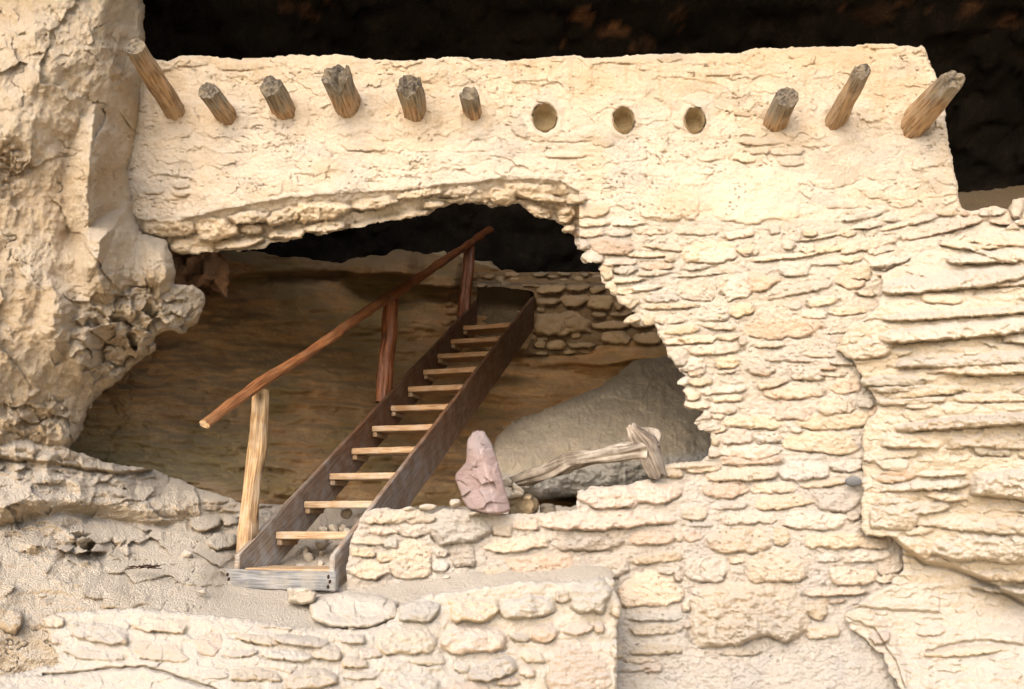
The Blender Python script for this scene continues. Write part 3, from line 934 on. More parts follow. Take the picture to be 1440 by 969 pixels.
# jamb and masonry
J = tile(780, 240, 4.846, "75,165,225,215,0,60;115,210,390,320,2,50;160,325,380,385,3;130,395,330,460,3;140,460,240,550,0,60;240,450,540,580,-4,70;180,540,330,640,0,90;310,590,560,650,3,60;310,620,400,740,0,60;405,640,570,710,2,60;390,720,600,770,4,70;340,750,420,830,0,60;380,790,600,845,2,60;440,820,580,940,0,90;530,770,720,820,2,50;600,840,850,900,2,40;610,890,960,950,2,50;350,315,600,380,-2,20;820,370,1110,440,-1,25;870,440,1250,640,8,45;1170,390,1357,470,9,40;1240,500,1357,570,4;1150,690,1357,900,8,40;850,700,1100,900,-5,14;0,90,100,170,0,50;0,200,90,260,0,50;10,250,110,300,0,50;20,280,120,360,0,60;60,360,140,430,0,60;600,620,800,680,3,20;560,380,760,440,-2,16")
J += tile(820, 440, 4.404, "245,0,360,70,10,90;365,0,445,75,0,60;440,5,650,75,5;465,60,720,150,8,60;500,130,840,205,6,55;845,120,970,175,5;665,180,970,265,4,60;520,215,655,330,0,50;595,265,760,380,14,60;650,340,760,395,8;565,395,650,460,10,60;650,385,800,460,6;615,465,720,540,0,70;720,440,1000,510,4;800,500,1000,555,3;615,545,780,595,0,70;780,560,950,630,3;690,600,800,670,8,60;800,610,880,660,0;860,630,1060,705,0,50;705,680,860,740,4,60;800,700,890,750,14;840,710,1060,820,5,55;790,760,840,820,0;775,850,850,895,0,50;860,810,1230,945,0,50;1060,730,1233,810,2;820,250,970,350,4,50;1030,310,1200,390,0,45;480,910,850,969,2,60;760,0,900,55,3")
Cc = tile(960, 323, 3, "0,50,230,150,5;230,60,320,110,0;290,90,585,135,6;540,110,755,155,5;400,130,540,195,0;770,10,1150,180,16,100;560,20,900,100,9;160,160,410,280,8;330,200,640,300,12,50;530,270,650,330,10;640,140,790,250,0;260,360,600,465,3,45;0,425,170,480,2;30,470,240,530,4;0,530,100,600,5;280,560,400,610,0;20,580,95,620,0;310,615,450,680,12;345,650,590,720,3,60;455,560,600,635,0;620,620,750,690,0;740,700,810,755,0,50;385,720,550,810,0;575,700,730,780,2;470,760,790,850,3,50;165,780,440,840,0;420,850,745,945,0,50;310,850,430,905,0;160,900,420,969,0,50;790,740,890,820,0;200,300,300,375,14;70,350,190,390,3;500,330,610,375,0;610,320,780,365,4,20;450,300,500,340,0;640,440,760,480,0,30;780,30,890,110,14;1150,30,1220,110,0,60")
Cc += tile(1180, 230, 5.385, "10,335,340,455,14,70;100,425,330,510,8,60;330,440,520,510,14,40;450,390,1090,580,13,80;0,520,440,690,12,60;520,370,750,470,14,50;750,340,915,400,3,30;1060,340,1270,400,4,60;1280,250,1400,410,0,90;1140,420,1310,470,-6,60;920,450,1310,620,10,70;840,560,1010,700,16,40;0,690,170,760,4,40;80,750,240,880,0,30;190,490,880,830,15,90;400,720,680,830,14,50;280,820,410,860,4,40;920,350,980,400,0,40;0,480,120,560,6,50")
Ee = tile(960, 646, 3, "0,10,160,60,4;165,0,390,25,2;95,25,405,95,2,50;410,0,620,95,4,50;620,0,770,55,2;85,95,290,165,0;290,90,480,145,2;490,75,690,125,6;0,185,110,255,0;130,165,270,215,3;310,140,555,215,4;560,120,745,220,0,50;20,260,130,285,0;150,210,400,275,2;405,215,705,300,-2,55;690,210,755,260,0;0,290,85,350,10;100,275,375,395,0,65;380,280,450,365,0;490,300,775,375,0,60;0,390,200,515,0,45;195,400,260,440,0;265,375,520,515,0,65;570,390,670,435,4,30;670,370,885,440,4,60;600,445,815,535,-3,50;820,480,915,530,8,40;790,540,890,585,14,40;515,535,770,580,2,50;525,580,620,680,0,60;615,585,690,610,5,50;515,685,665,760,4,60;20,530,530,800,0,150;0,590,30,640,0;0,680,35,715,0,60;40,540,140,600,-20,40;730,330,870,380,0,30;820,380,930,500,14,30;160,790,330,830,0,18;760,170,800,300,0,20")
Dd = tile(480, 646, 3, "95,200,350,280,6,50;260,225,395,275,3;120,280,240,320,0;210,265,380,325,0;375,205,635,355,0,90;640,260,725,325,0;730,255,830,305,2;835,210,1415,300,1,80;985,110,1260,215,4,70;1245,85,1440,190,2,70;1340,20,1440,80,2,60;1160,170,1235,205,6,90;40,325,190,365,2;40,370,145,415,0;180,330,240,375,0;150,390,225,435,0;215,330,385,500,0,35;395,370,450,410,0;40,420,215,510,-4,50;455,350,560,455,0,30;600,315,880,400,4,55;910,320,1200,385,0,60;1215,295,1405,365,2,50;1410,310,1440,345,0;690,385,985,510,2,55;985,390,1210,495,0,40;600,440,720,520,-20,45;1225,385,1440,445,5,50;1335,455,1410,485,0;1405,455,1440,515,0;1170,465,1440,625,0,40;385,410,455,470,0,25;1215,640,1440,685,2,50;1200,685,1430,745,3,55;1215,770,1440,830,3,50;1140,755,1190,840,0,50")
put_stones(g, [(a, b, c, d, e, (f * (.85 if b > 640 else .6)) if f else f) for (a, b, c, d, e, f) in J + Cc + Ee + Dd], rng, pr=(.02, .034))
zone = [(800, 300), (1000, 300), (1200, 300), (1350, 300), (1240, 400), (1185, 480), (1215, 560), (1215, 760), (1180, 850), (980, 850), (880, 900), (870, 780), (500, 800), (500, 735), (800, 725), (930, 660), (1000, 640), (980, 560), (880, 430), (815, 350)]
zone2 = [(800, 300), (1000, 300), (1200, 300), (1350, 300), (1240, 400), (1185, 480), (1215, 560), (1215, 660), (1000, 660), (980, 560), (880, 430), (815, 350)]
fill(g, zone, 110, (14, 50), (7, 15), (.02, .035), rng, maxov=.04, ang=(-6, 10))
fill(g, zone2, 300, (14, 62), (7, 16), (.02, .04), rng, maxov=.10, ang=(-6, 10))
fill(g, [(870, 830), (980, 850), (960, 930), (875, 960)], 60, (30, 70), (10, 20), (.02, .04), rng, maxov=.2)
lo_ = 1 - up
f1, f2, rid, tl = cell((X + 3 * fbm(X / 7, Y / 7, 2, 581)) / 11, (Y + 3 * fbm(X / 7, Y / 7, 2, 583)) / 7, 83)
g.H += lo_ * (.007 * fbm(X / 9, Y / 6, 4, 561) + .004 * ridged(X / 10, Y / 6, 3, 565) + .004 * fbm(X / 3.2, Y / 2.8, 2, 567) + .011 * tl)
# pits and lost flakes
pit = sstep(.52, .7, fbm(X / 4.5, Y / 3.2, 2, 585)) * sstep(.0, .3, fbm(X / 45, Y / 30, 2, 587))
g.G = np.maximum(g.G, .018 * pit)
pat = sstep(.05, .35, fbm(X / 75, Y / 40, 4, 589)) * up
g.C *= 1 - pat[..., None] * np.array([.03, .07, .13])
st_ = sstep(.25, .5, fbm(X / 9, Y / 90, 3, 593)) * up * sstep(80, 95, Y) * sstep(240, 120, Y)
g.C *= 1 - st_[..., None] * np.array([.06, .09, .13])
pat = sstep(.1, .4, fbm(X / 55, Y / 35, 4, 591))
g.C *= 1 - pat[..., None] * np.array([.09, .075, .04])
mort = (g.L == 0) & (up < .5)
g.C[mort] *= np.array([.86, .875, .89])
g.C *= (1 + .05 * fbm(X / 70, Y / 50, 3, 571))[..., None]
# warmer in the uppermost courses, greyer and darker low down
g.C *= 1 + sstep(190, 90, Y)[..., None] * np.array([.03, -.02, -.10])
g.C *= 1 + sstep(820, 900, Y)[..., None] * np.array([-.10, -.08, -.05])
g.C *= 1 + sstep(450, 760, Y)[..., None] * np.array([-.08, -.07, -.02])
finish(g)
PIV = at(870, 900, 6.0)
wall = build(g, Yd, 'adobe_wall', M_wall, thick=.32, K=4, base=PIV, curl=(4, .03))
tag(wall, 'cream plastered and stone ruin wall with a big arched gap and a row of roof beams', 'wall')
VPd = Vector((25.0 / F, -1, .0))
_a = at(745, 958, 1.0)
BD = Vector((-_a.x, -1.0, -_a.z))     # the way the beams run, out of the wall and a little upward
BD.normalize()
for (x, y, a, b) in HOLES:
    # the hole runs back into the wall
    base_ = at(x, y, 6.6)
    ra, rb = a * 6.7 / F, b * 6.7 / F
    vs_, qs_, cs_ = [], [], []
    n, K = 28, 12
    for k in range(K + 1):
        f = k / K
        c = base_ + Vector((0, .0, 0)) - BD * (-.02 + .17 * f)
        sh = 1.02 if f < .8 else math.sqrt(max(0, 1 - ((f - .8) / .2) ** 2))
        for q in range(n):
            t = q * 2 * math.pi / n
            w_ = 1 + .07 * mn.noise(Vector((math.cos(t) * 2 + x, math.sin(t) * 2, f * 5))) + .03 * mn.noise(Vector((math.cos(t) * 7 + x, math.sin(t) * 7, f * 14)))
            vs_.append(tuple(c + Vector((math.cos(t) * ra * sh * w_, 0, math.sin(t) * rb * sh * w_)) - PIV))
    for k in range(K):
        for q in range(n):
            qs_.append((k * n + q, k * n + (q + 1) % n, (k + 1) * n + (q + 1) % n, (k + 1) * n + q))
    link('beam_hole', mesh_np('beam_hole', np.array(vs_), np.array(qs_), np.ones((len(vs_), 3))), M_hole, wall)

# a dark river pebble set in the mortar
def rock_mesh(name, r, seed, sub=3, cuts=7, rough=.12, tint=(1, 1, 1)):
    import bmesh
    rr = random.Random(seed)
    bm = bmesh.new()
    bmesh.ops.create_icosphere(bm, subdivisions=sub, radius=1)
    pl = []
    for k in range(cuts):
        n = Vector((rr.gauss(0, 1), rr.gauss(0, 1), rr.gauss(0, 1))).normalized()
        pl.append((n, rr.uniform(.55, .9)))
    for v in bm.verts:
        c = v.co.copy()
        for n, d in pl:
            e = c.dot(n) - d
            if e > 0:
                c -= n * e
        c *= 1 + rough * mn.noise(c * 1.7 + Vector((seed, 0, 0))) + rough * .4 * mn.noise(c * 6 + Vector((seed, 3, 0)))
        v.co = Vector((c.x * r[0], c.y * r[1], c.z * r[2]))
    me = bpy.data.meshes.new(name)
    bm.to_mesh(me)
    bm.free()
    for p in me.polygons:
        p.use_smooth = True
    ca = me.color_attributes.new('Col', 'FLOAT_COLOR', 'POINT')
    for d in ca.data:
        d.color = tint + (1,)
    return me


o = link('pebble', rock_mesh('pebble', (.056, .03, .034), 3, cuts=3, rough=.1), M_pebble, wall)
o.location = at(1200, 677, 6.07) - PIV
o['label'] = 'dark grey oval pebble'

# ================================================================== LOW RETAINING WALL IN FRONT
g = Grid([(58, 868), (90, 860), (200, 856), (330, 868), (440, 884), (520, 884), (553, 872), (562, 852), (600, 836), (650, 830), (720, 818), (800, 817), (855, 811), (866, 815), (866, 832), (874, 850), (872, 866), (868, 890), (866, 1120), (-160, 1120), (-160, 965), (0, 950), (84, 934), (72, 905)],
         seed=12, warp=3, wscale=9)
Yd = rbf(g, [(60, 865, 5.15), (330, 870, 5.2), (560, 870, 5.36), (720, 820, 5.55), (865, 820, 5.62), (865, 969, 5.42), (560, 969, 5.05), (300, 969, 4.85), (80, 930, 5.0), (0, 1100, 4.4), (860, 1100, 5.3), (700, 900, 5.42), (500, 900, 5.18)])
X, Y = g.X, g.Y
g.H += .02 * fbm(X / 60, Y / 40, 3, 601) + .018 * fbm(X / 18, Y / 12, 5, 603) + .006 * fbm(X / 4, Y / 4, 3, 605)
Ll = tile(480, 646, 3, "240,590,420,690,0,70;440,575,670,690,2,90;660,565,905,690,6,90;900,550,965,605,0,50;960,500,1140,655,0,80;1140,590,1190,665,0,50;150,700,400,825,0,70;415,690,695,820,0,80;800,680,925,785,14,60;710,735,800,770,0,50;930,675,1070,755,12,50;1060,680,1110,735,0,40;520,820,745,950,12,70;755,800,865,860,0,40;750,870,820,920,0,40;860,760,1140,1010,0,40;0,740,100,780,0,50;0,830,120,880,0,50;0,640,100,720,0,25;1140,755,1180,840,0,50;150,900,420,1000,0,60;400,940,620,1040,0,70")
Ll += tile(0, 646, 3, "175,650,270,710,0,60;275,665,545,790,-10,80;560,660,800,740,-4,50;830,720,940,850,20,20;990,730,1180,790,-8,50;1150,730,1400,800,-6,60;1100,790,1330,860,-6,50;1320,780,1440,850,0,50;960,790,1090,840,8,40;970,870,1190,940,0,40;1190,880,1430,969,0,60;115,700,270,790,-24,50;260,780,520,850,-3,30;560,760,800,860,-6,25;820,870,960,930,0,25")
put_stones(g, Ll, rng, pr=(.04, .06), gap=.03)
fill(g, [(300, 890), (560, 880), (870, 840), (870, 1000), (330, 1000)], 90, (20, 55), (9, 18), (.02, .04), rng, maxov=.15)
yy = np.interp(X, [80, 110, 140, 205, 240, 300, 340], [948, 946, 941, 938, 948, 968, 985]) + 2 * fbm(X / 10, Y / 10, 2, 611)
g.H += (X < 345) * .05 * sstep(0, 5, Y - yy)
g.G = np.maximum(g.G, (X < 345) * (X > 60) * .05 * np.exp(-((Y - yy) / 1.6) ** 2))
f1, f2, rid, tl = cell((X + 5 * fbm(X / 15, Y / 15, 2, 621)) / 24, Y / 15, 67)
g.H += sstep(560, 400, X) * .022 * tl
g.C[g.L == 0] *= np.array([.97, .98, .99])
g.H *= 1 - .45 * sstep(520, 250, X)
g.C *= (1 + .06 * fbm(X / 50, Y / 30, 3, 631))[..., None]
finish(g)
PL = at(500, 1000, 5.0)
tag(build(g, Yd, 'retaining_wall', M_mason, thick=.3, K=4, base=PL, curl=(6, .05)), 'low rough dusty stone wall along the foot of the picture, below the stairs', 'wall')

# ================================================================== INSIDE THE ROOM
# masonry at the back
g = Grid([(664, 394), (690, 385), (760, 382), (850, 383), (980, 395), (980, 498), (738, 498), (750, 470), (756, 425), (748, 408), (700, 404), (664, 403)], step=1.5, seed=14, warp=1.5)
X, Y = g.X, g.Y
Yd = 10.25 + .0 * X + sstep(402, 396, Y) * .7
g.H += .02 * fbm(X / 20, Y / 15, 3, 701)
put_stones(g, tile(560, 320, 3.6, "700,280,850,340,6;850,280,970,325;970,285,1050,335;815,335,960,405;700,355,820,395;690,410,980,565,-2,120;980,470,1170,515;1030,520,1180,595;1190,530,1330,595;1070,420,1180,450;690,570,745,610;750,565,850,620;960,340,1090,420;1090,370,1140,415;980,425,1060,455;1180,470,1300,510;860,580,1000,610"), rng, pr=(.08, .12), gap=.06, tint=(1.06, 1, .92))
fill(g, [(660, 380), (990, 380), (990, 400), (660, 406)], 160, (10, 24), (5, 9), (.05, .09), rng, maxov=.1)
fill(g, [(740, 398), (990, 398), (990, 500), (740, 500)], 120, (10, 26), (6, 11), (.03, .06), rng, maxov=.1)
g.C[g.L == 0] *= np.array([.5, .45, .4])
finish(g)
M_inner = rock_mat('inner_masonry', (.50, .37, .22), (.45, .31, .17), (.34, .23, .13), dust=.1)
bq = at(850, 498, 10.3)
tag(build(g, Yd, 'masonry_wall', M_inner, thick=.35, K=2, base=bq, curl=None), 'shaded inner wall of rounded tan blocks in dark mortar, right of the top of the stairs', 'wall')

# dark upright slab where the stairs end
g = Grid([(672, 402), (700, 399), (735, 402), (748, 412), (752, 470), (672, 474), (668, 440)], step=1.5, seed=15, warp=1.2)
g.H += .02 * fbm(g.X / 20, g.Y / 15, 3, 711)
M_slab = rock_mat('dark_slab', (.19, .14, .08), (.16, .11, .065), (.1, .07, .04), dust=0.0)
tag(build(g, np.full(g.X.shape, 10.62), 'stone_slab', M_slab, thick=.1, K=2, base=at(710, 474, 10.6), curl=(4, .03)), 'dark brown upright slab closing the head of the stairs', 'slab')


def rock_relief(name, poly, ctrl, mat, thick, R, seed, label, cat, step=1.3, gems=(), nz=.03, warp=2, group=None, facet=.1, fs=30, colf=None, grain=.0):
    g = Grid(poly, step=step, seed=seed, warp=warp, wscale=8)
    Yd = rbf(g, ctrl) if isinstance(ctrl, list) else np.full(g.X.shape, float(ctrl))
    X, Y = g.X, g.Y
    g.H += nz * fbm(X / 30, Y / 24, 4, seed * 3) + nz * .35 * fbm(X / 7, Y / 6, 3, seed * 3 + 5)
    f1, f2, rid, tl = cell((X + 4 * fbm(X / 12, Y / 12, 2, seed)) / fs, Y / fs * 1.2, seed)
    g.H += facet * tl + grain * ridged(X / 6, Y / 5, 4, seed + 2) + grain * 2 * fbm(X / 16, Y / 12, 4, seed + 6)
    for q in gems:
        gem(g, *q)
    if colf:
        colf(g)
    P = np.array(poly, float)
    yb = float(np.median(Yd))
    b = at((P[:, 0].min() + P[:, 0].max()) / 2, P[:, 1].max(), yb)
    o = build(g, Yd, name, mat, thick=thick, base=b, closed=R, curl=(R, .35 * thick))
    return tag(o, label, cat, group)


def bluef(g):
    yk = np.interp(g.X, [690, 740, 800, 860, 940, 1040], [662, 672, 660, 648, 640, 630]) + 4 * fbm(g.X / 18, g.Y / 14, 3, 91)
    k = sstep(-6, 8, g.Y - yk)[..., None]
    g.C *= 1 + k * np.array([-.16, -.06, .12])  # bluish skylight on the lower face, painted into the boulder's colour
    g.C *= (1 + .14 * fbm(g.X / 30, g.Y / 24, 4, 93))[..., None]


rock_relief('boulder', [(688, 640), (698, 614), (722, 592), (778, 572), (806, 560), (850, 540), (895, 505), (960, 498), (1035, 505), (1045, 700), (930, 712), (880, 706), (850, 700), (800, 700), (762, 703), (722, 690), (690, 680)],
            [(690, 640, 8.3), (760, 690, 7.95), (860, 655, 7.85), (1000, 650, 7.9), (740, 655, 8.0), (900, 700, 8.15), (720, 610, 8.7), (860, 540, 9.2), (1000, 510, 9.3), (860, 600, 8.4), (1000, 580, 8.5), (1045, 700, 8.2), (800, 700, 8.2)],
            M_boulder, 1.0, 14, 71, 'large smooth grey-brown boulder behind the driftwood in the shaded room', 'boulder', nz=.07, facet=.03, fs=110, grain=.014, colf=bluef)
rock_relief('boulder', [(578, 378), (598, 354), (620, 349), (642, 350), (672, 358), (695, 368), (708, 384), (700, 396), (578, 396)],
            11.4, M_inner, .8, 10, 72, 'dim brown boulder on the ledge behind the top handrail post', 'boulder', nz=.05, facet=.12, fs=40, step=2)

# pink slab standing on the wall
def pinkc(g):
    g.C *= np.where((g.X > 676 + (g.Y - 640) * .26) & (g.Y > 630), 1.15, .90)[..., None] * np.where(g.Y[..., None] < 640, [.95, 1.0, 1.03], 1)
rock_relief('standing_stone', [(664, 608), (672, 605), (682, 608), (691, 622), (697, 640), (703, 660), (711, 690), (719, 719), (700, 723), (685, 722), (660, 716), (650, 703), (647, 690), (639, 672), (643, 664), (655, 650), (656, 636), (657, 620)],
            [(668, 608, 6.13), (640, 670, 6.14), (650, 710, 6.05), (684, 660, 5.92), (670, 634, 5.98), (694, 715, 5.86), (717, 715, 6.06), (703, 660, 6.1), (690, 625, 6.12), (662, 690, 6.0), (657, 650, 6.08)],
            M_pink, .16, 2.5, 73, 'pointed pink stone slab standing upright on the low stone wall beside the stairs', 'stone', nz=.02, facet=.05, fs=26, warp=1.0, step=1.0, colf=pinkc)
rock_relief('stone', [(700, 672), (712, 670), (738, 690), (736, 698), (715, 702), (705, 696)], 6.35, M_mason, .15, 5, 74,
            'pale wedge of stone propping the thin end of the driftwood', 'stone', nz=.01, warp=1, step=1.2)
rock_relief('stone', [(712, 706), (720, 697), (745, 694), (758, 703), (757, 720), (745, 727), (716, 726)], 6.5, M_inner, .25, 5, 75,
            'rounded brown stone in the shade just right of the pink slab', 'stone', nz=.01, warp=1, step=1.2)
rock_relief('stone', [(759, 712), (764, 707), (780, 709), (783, 722), (778, 728), (760, 727)], 6.6, M_boulder, .2, 4, 76,
            'small brown stone in the dark gap under the boulder', 'stone', nz=.01, warp=1, step=1.2)
rock_relief('stone', [(404, 826), (432, 826), (446, 832), (442, 848), (425, 851), (405, 848)], 5.62, M_mason, .2, 5, 77,
            'squarish tan stone wedged beneath the bottom board of the stairs', 'stone', nz=.01, warp=1, step=1.2)
rock_relief('stone', [(434, 850), (452, 836), (490, 832), (530, 836), (560, 846), (560, 868), (520, 884), (470, 884), (438, 872)], [(440, 850, 5.62), (500, 835, 5.72), (550, 860, 5.5), (480, 880, 5.38)], M_mason, .35, 8, 78,
            'broad low dusty stone lying beside the foot of the stairs', 'stone', nz=.02, warp=1.5, step=1.4, facet=.04)
for k, (x, y, a, b, lab) in enumerate([(600, 713, 14, 5, 'flat grey chip of stone on the wall top between the stairs and the pink slab'), (640, 708, 8, 7, 'small pointed grey stone leaning against the left foot of the pink slab'),
                                       (575, 716, 9, 4, 'thin grey chip of stone on the wall top beside the stair stringer'), (666, 722, 9, 3, 'thin dark chip of stone under the pink slab')]):
    o = link('stone_chip', rock_mesh('stone_chip', (a * 6.1 / F, .06, b * 6.1 / F), 90 + k, sub=3), M_mason)
    o.location = at(x, y, 6.1 if k < 3 else 6.0)
    tag(o, lab, 'stone')

# ================================================================== WOOD


def uvquad_mesh(name, V, Q, UV, mat, parent, col=None, smooth=True, T=None, UVT=None):
    me = mesh_np(name, np.array(V, float), np.array(Q), col if col is not None else np.ones((len(V), 3)), smooth=smooth)
    ul = me.uv_layers.new(name='UVMap')
    a = np.array(UV, np.float32).reshape(-1)
    if len(a) == len(me.loops) * 2:
        ul.data.foreach_set('uv', a)
    return link(name, me, mat, parent)


def log(name, path, rads, mat, endmat, parent=None, base=Vector((0, 0, 0)), n=26, seg=40, seed=0, groove=.06, rough=.05, endrough=.25, flat=0.0, col0=None, col1=None, notch=0.0, greytip=0, knots=0):
    """a tapered, grooved round timber through the points of path; both ends closed"""
    P = [Vector(p) for p in path]
    L = [0]
    for a, b in zip(P, P[1:]):
        L.append(L[-1] + (b - a).length)
    tot = L[-1]

    def sample(t):
        d = t * tot
        for k in range(len(P) - 1):
            if d <= L[k + 1] or k == len(P) - 2:
                f = (d - L[k]) / (L[k + 1] - L[k])
                return P[k].lerp(P[k + 1], f), rads[k] * (1 - f) + rads[k + 1] * f
    pts = [sample(k / seg) for k in range(seg + 1)]
    if len(P) > 2:      # soften the bends
        for _ in range(3):
            c = [p[0].copy() for p in pts]
            for k in range(1, seg):
                pts[k] = ((c[k - 1] + c[k] * 2 + c[k + 1]) / 4, pts[k][1])
    V, Q, UV, C = [], [], [], []
    up = Vector((0, 0, 1))
    r0 = random.Random(seed)
    lob = [(r0.uniform(0, 6.28), r0.uniform(.3, 1)) for _ in range(3)]
    side0 = None
    for k, (c, r) in enumerate(pts):
        a = pts[max(0, k - 1)][0]
        b = pts[min(seg, k + 1)][0]
        t = (b - a).normalized()
        if side0 is None:
            side0 = t.cross(up if abs(t.z) < .95 else Vector((1, 0, 0))).normalized()
        s = (side0 - t * side0.dot(t)).normalized()
        side0 = s
        u2 = t.cross(s).normalized()
        s_k = k / seg * tot
        for q in range(n):
            th = 2 * math.pi * q / n
            w = 1 + .5 * rough * math.cos(2 * (th - lob[0][0])) * lob[0][1]
            w += groove * mn.noise(Vector((math.cos(th) * 3.2 + seed, math.sin(th) * 3.2, s_k * 1.6)))
            w += rough * mn.noise(Vector((math.cos(th) * 1.2, math.sin(th) * 1.2 + seed, s_k * 5)))
            w += groove * .6 * mn.noise(Vector((math.cos(th) * 8 + seed, math.sin(th) * 8, s_k * 2.2)))
            if flat:
                w *= 1 - flat * max(0, math.cos(th - lob[1][0])) ** 2
            shift = 0
            if k >= seg - 2 or k <= 1:
                e = 1 if k >= seg - 2 else -1
                shift = e * r * endrough * mn.noise(Vector((math.cos(th) * 1.4 + seed * 2, math.sin(th) * 1.4, 5)))
                if notch and e == 1:
                    shift -= r * notch * max(0, math.cos(2 * (th - lob[2][0]))) ** 6
            V.append(c + (s * math.cos(th) + u2 * math.sin(th)) * r * w + t * shift - base)
    for k in range(seg):
        for q in range(n):
            q2 = (q + 1) % n
            Q.append((k * n + q, k * n + q2, (k + 1) * n + q2, (k + 1) * n + q))
            u0, u1 = q / n * .45, (q + 1) / n * .45
            v0, v1 = k / seg * tot + seed * .37, (k + 1) / seg * tot + seed * .37
            UV += [(u0, v0), (u1, v0), (u1, v1), (u0, v1)]
    col = np.ones((len(V), 3))
    if greytip:
        f = np.repeat(np.linspace(0, 1, seg + 1), n)
        VA = np.array([tuple(v) for v in V])
        nz_ = fbm(VA[:, 0] * 30 + seed, VA[:, 2] * 30 + VA[:, 1] * 9, 3, 81)
        gt = sstep(greytip - .12, greytip + .12, f + .16 * nz_)[:, None]
        col0 = None
        spl = np.array([1.1, 1, .9]) * (1 + .25 * fbm(VA[:, 0] * 12, VA[:, 1] * 6 + seed, 3, 82))[:, None]
        col = spl * (1 - gt) + np.array([.72, .80, .90]) * gt
    if col0:
        f = np.repeat(np.linspace(0, 1, seg + 1), n)[:, None]
        col = np.array(col0)[None] * (1 - f) + np.array(col1)[None] * f
    rk = random.Random(seed + 5)
    for _ in range(knots):
        kk, kq, sz = rk.uniform(.02, .98) * seg, rk.uniform(0, n), rk.uniform(.5, 1.1)
        ii = np.arange(len(V))
        dk = (ii // n - kk) * tot / seg / (.055 * sz)
        dq = ((ii % n - kq + n / 2) % n - n / 2) * 2 * math.pi / n / (.55 * sz)
        w_ = np.exp(-(dk ** 2 + dq ** 2) * 1.2)
        col = col * (1 - .7 * w_)[:, None]
    body = uvquad_mesh(name, [tuple(v) for v in V], Q, UV, mat, parent, col)
    # ends: rings shrinking inwards with checks and chips
    ends = []
    for which in (0, seg):
        c, r = pts[which]
        c = c - base
        rim = [V[which * n + q] for q in range(n)]
        a = pts[max(0, which - 1)][0]
        b = pts[min(seg, which + 1)][0]
        t = (b - a).normalized() * (1 if which else -1)
        EV, EQ = [], []
        RR = 7
        for k in range(RR):
            f = 1 - k / (RR - .5)
            for q in range(n):
                v = rim[q]
                p_ = c + (v - c) * f
                th = 2 * math.pi * q / n
                if k:
                    p_ = p_ + t * r * (endrough * .7 * mn.noise(Vector((p_.x * 45 + seed, p_.y * 20, p_.z * 45))) + .06 * math.sin(k * 3.0))
                EV.append(tuple(p_))
        for k in range(RR - 1):
            for q in range(n):
                q2 = (q + 1) % n
                EQ.append((k * n + q, k * n + q2, (k + 1) * n + q2, (k + 1) * n + q))
        k = (RR - 1) * n
        for q in range(0, n // 2 - 1):
            EQ.append((k + q, k + q + 1, k + n - 2 - q, k + n - 1 - q))
        ends.append((EV, EQ))
    return body, ends


def end_mesh(name, e, mat, parent, seed=0):
    EV, EQ = e
    UV = []
    for q in EQ:
        for i_ in q:
            UV.append((EV[i_][0] * .5 + seed, EV[i_][2] * 6))
    return uvquad_mesh(name, EV, EQ, UV, mat, parent)


# ---- roof beams
YB = 6.62
rel = [3, 4, 6, 8, 9, 5, 7, 2, 1]
for k, (b, e, rb, re_, lab) in enumerate(BEAMS):
    VPx, VPy = 745.0, 958.0
    Ye = YB * math.hypot(b[0] - VPx, b[1] - VPy) / math.hypot(e[0] - VPx, e[1] - VPy)
    pb, pe = at(b[0], b[1], YB), at(e[0], e[1], Ye)
    d = (pe - pb).normalized()
    start = pb - d * .28
    root = empty('roof_beam', start)
    tag(root, lab, 'beam', 'roof beams sticking out of the plastered wall')
    r0, r1 = rb * 6.75 / F, re_ * (Ye * 1.03) / F
    bright = [(1.15, 1.05, .95), (1, .95, .9), (.95, .95, .95), (.95, .9, .85), (.9, .88, .85), (.8, .7, .65), (1.0, .98, .95), (1.1, 1.05, 1.0), (1.1, 1.05, 1.02)][k]
    dark_ = tuple(q * .8 for q in bright)
    body, ends = log('shaft', [start, pb, pe], [r0, r0, r1], W_beam, W_end, root, start, n=40, seg=46, seed=k + 11, groove=.13, rough=.13, endrough=[.3, .35, .5, .7, .8, .4, .4, .5, .9][k],
                     flat=[0, 0, 0, .0, 0, 0, 0.15, .35, .1][k], greytip=[.93, .76, .72, .74, .74, .72, .74, .8, .82][k], notch=[.2, .2, .6, .4, 1.0, .5, .2, .3, .6][k])
    end_mesh('beam_end', ends[1], W_end, root, k)

# ---- driftwood
pts = [at(705, 683, 6.5), at(740, 672, 6.42), at(775, 661, 6.35), at(800, 648, 6.3), at(850, 640, 6.25), at(885, 633, 6.2), at(902, 628, 6.2)]
dbase = at(815, 700, 6.3)
dw = empty('driftwood_log', dbase)
tag(dw, 'weathered pale driftwood log with a gnarled butt leaning across the boulder and the wall', 'log')
body, ends = log('trunk', pts, [.030, .042, .052, .05, .05, .055, .08], W_drift, W_end, dw, dbase, n=48, seg=110, seed=31, groove=.5, rough=.6, endrough=.3, col0=(.42, .37, .32), col1=(.92, .9, .88))
end_mesh('broken_end', ends[0], W_end, dw, 3)
pts = [at(887, 600, 6.2), at(895, 612, 6.18), at(906, 626, 6.17), at(916, 645, 6.16), at(926, 668, 6.15)]
body, ends = log('gnarled_butt', pts, [.022, .045, .062, .050, .04], W_drift, W_end, dw, dbase, n=64, seg=110, seed=37, groove=.75, rough=.5, endrough=1.2, col0=(.8, .74, .7), col1=(.5, .46, .44))
o2, ends = log('gnarled_butt', [at(905, 625, 6.2), at(915, 612, 6.24), at(908, 603, 6.27)], [.06, .045, .02], W_drift, W_end, dw, dbase, n=44, seg=40, seed=39, groove=1.0, rough=.8, endrough=1.2, col0=(.7, .66, .62), col1=(.8, .76, .72))

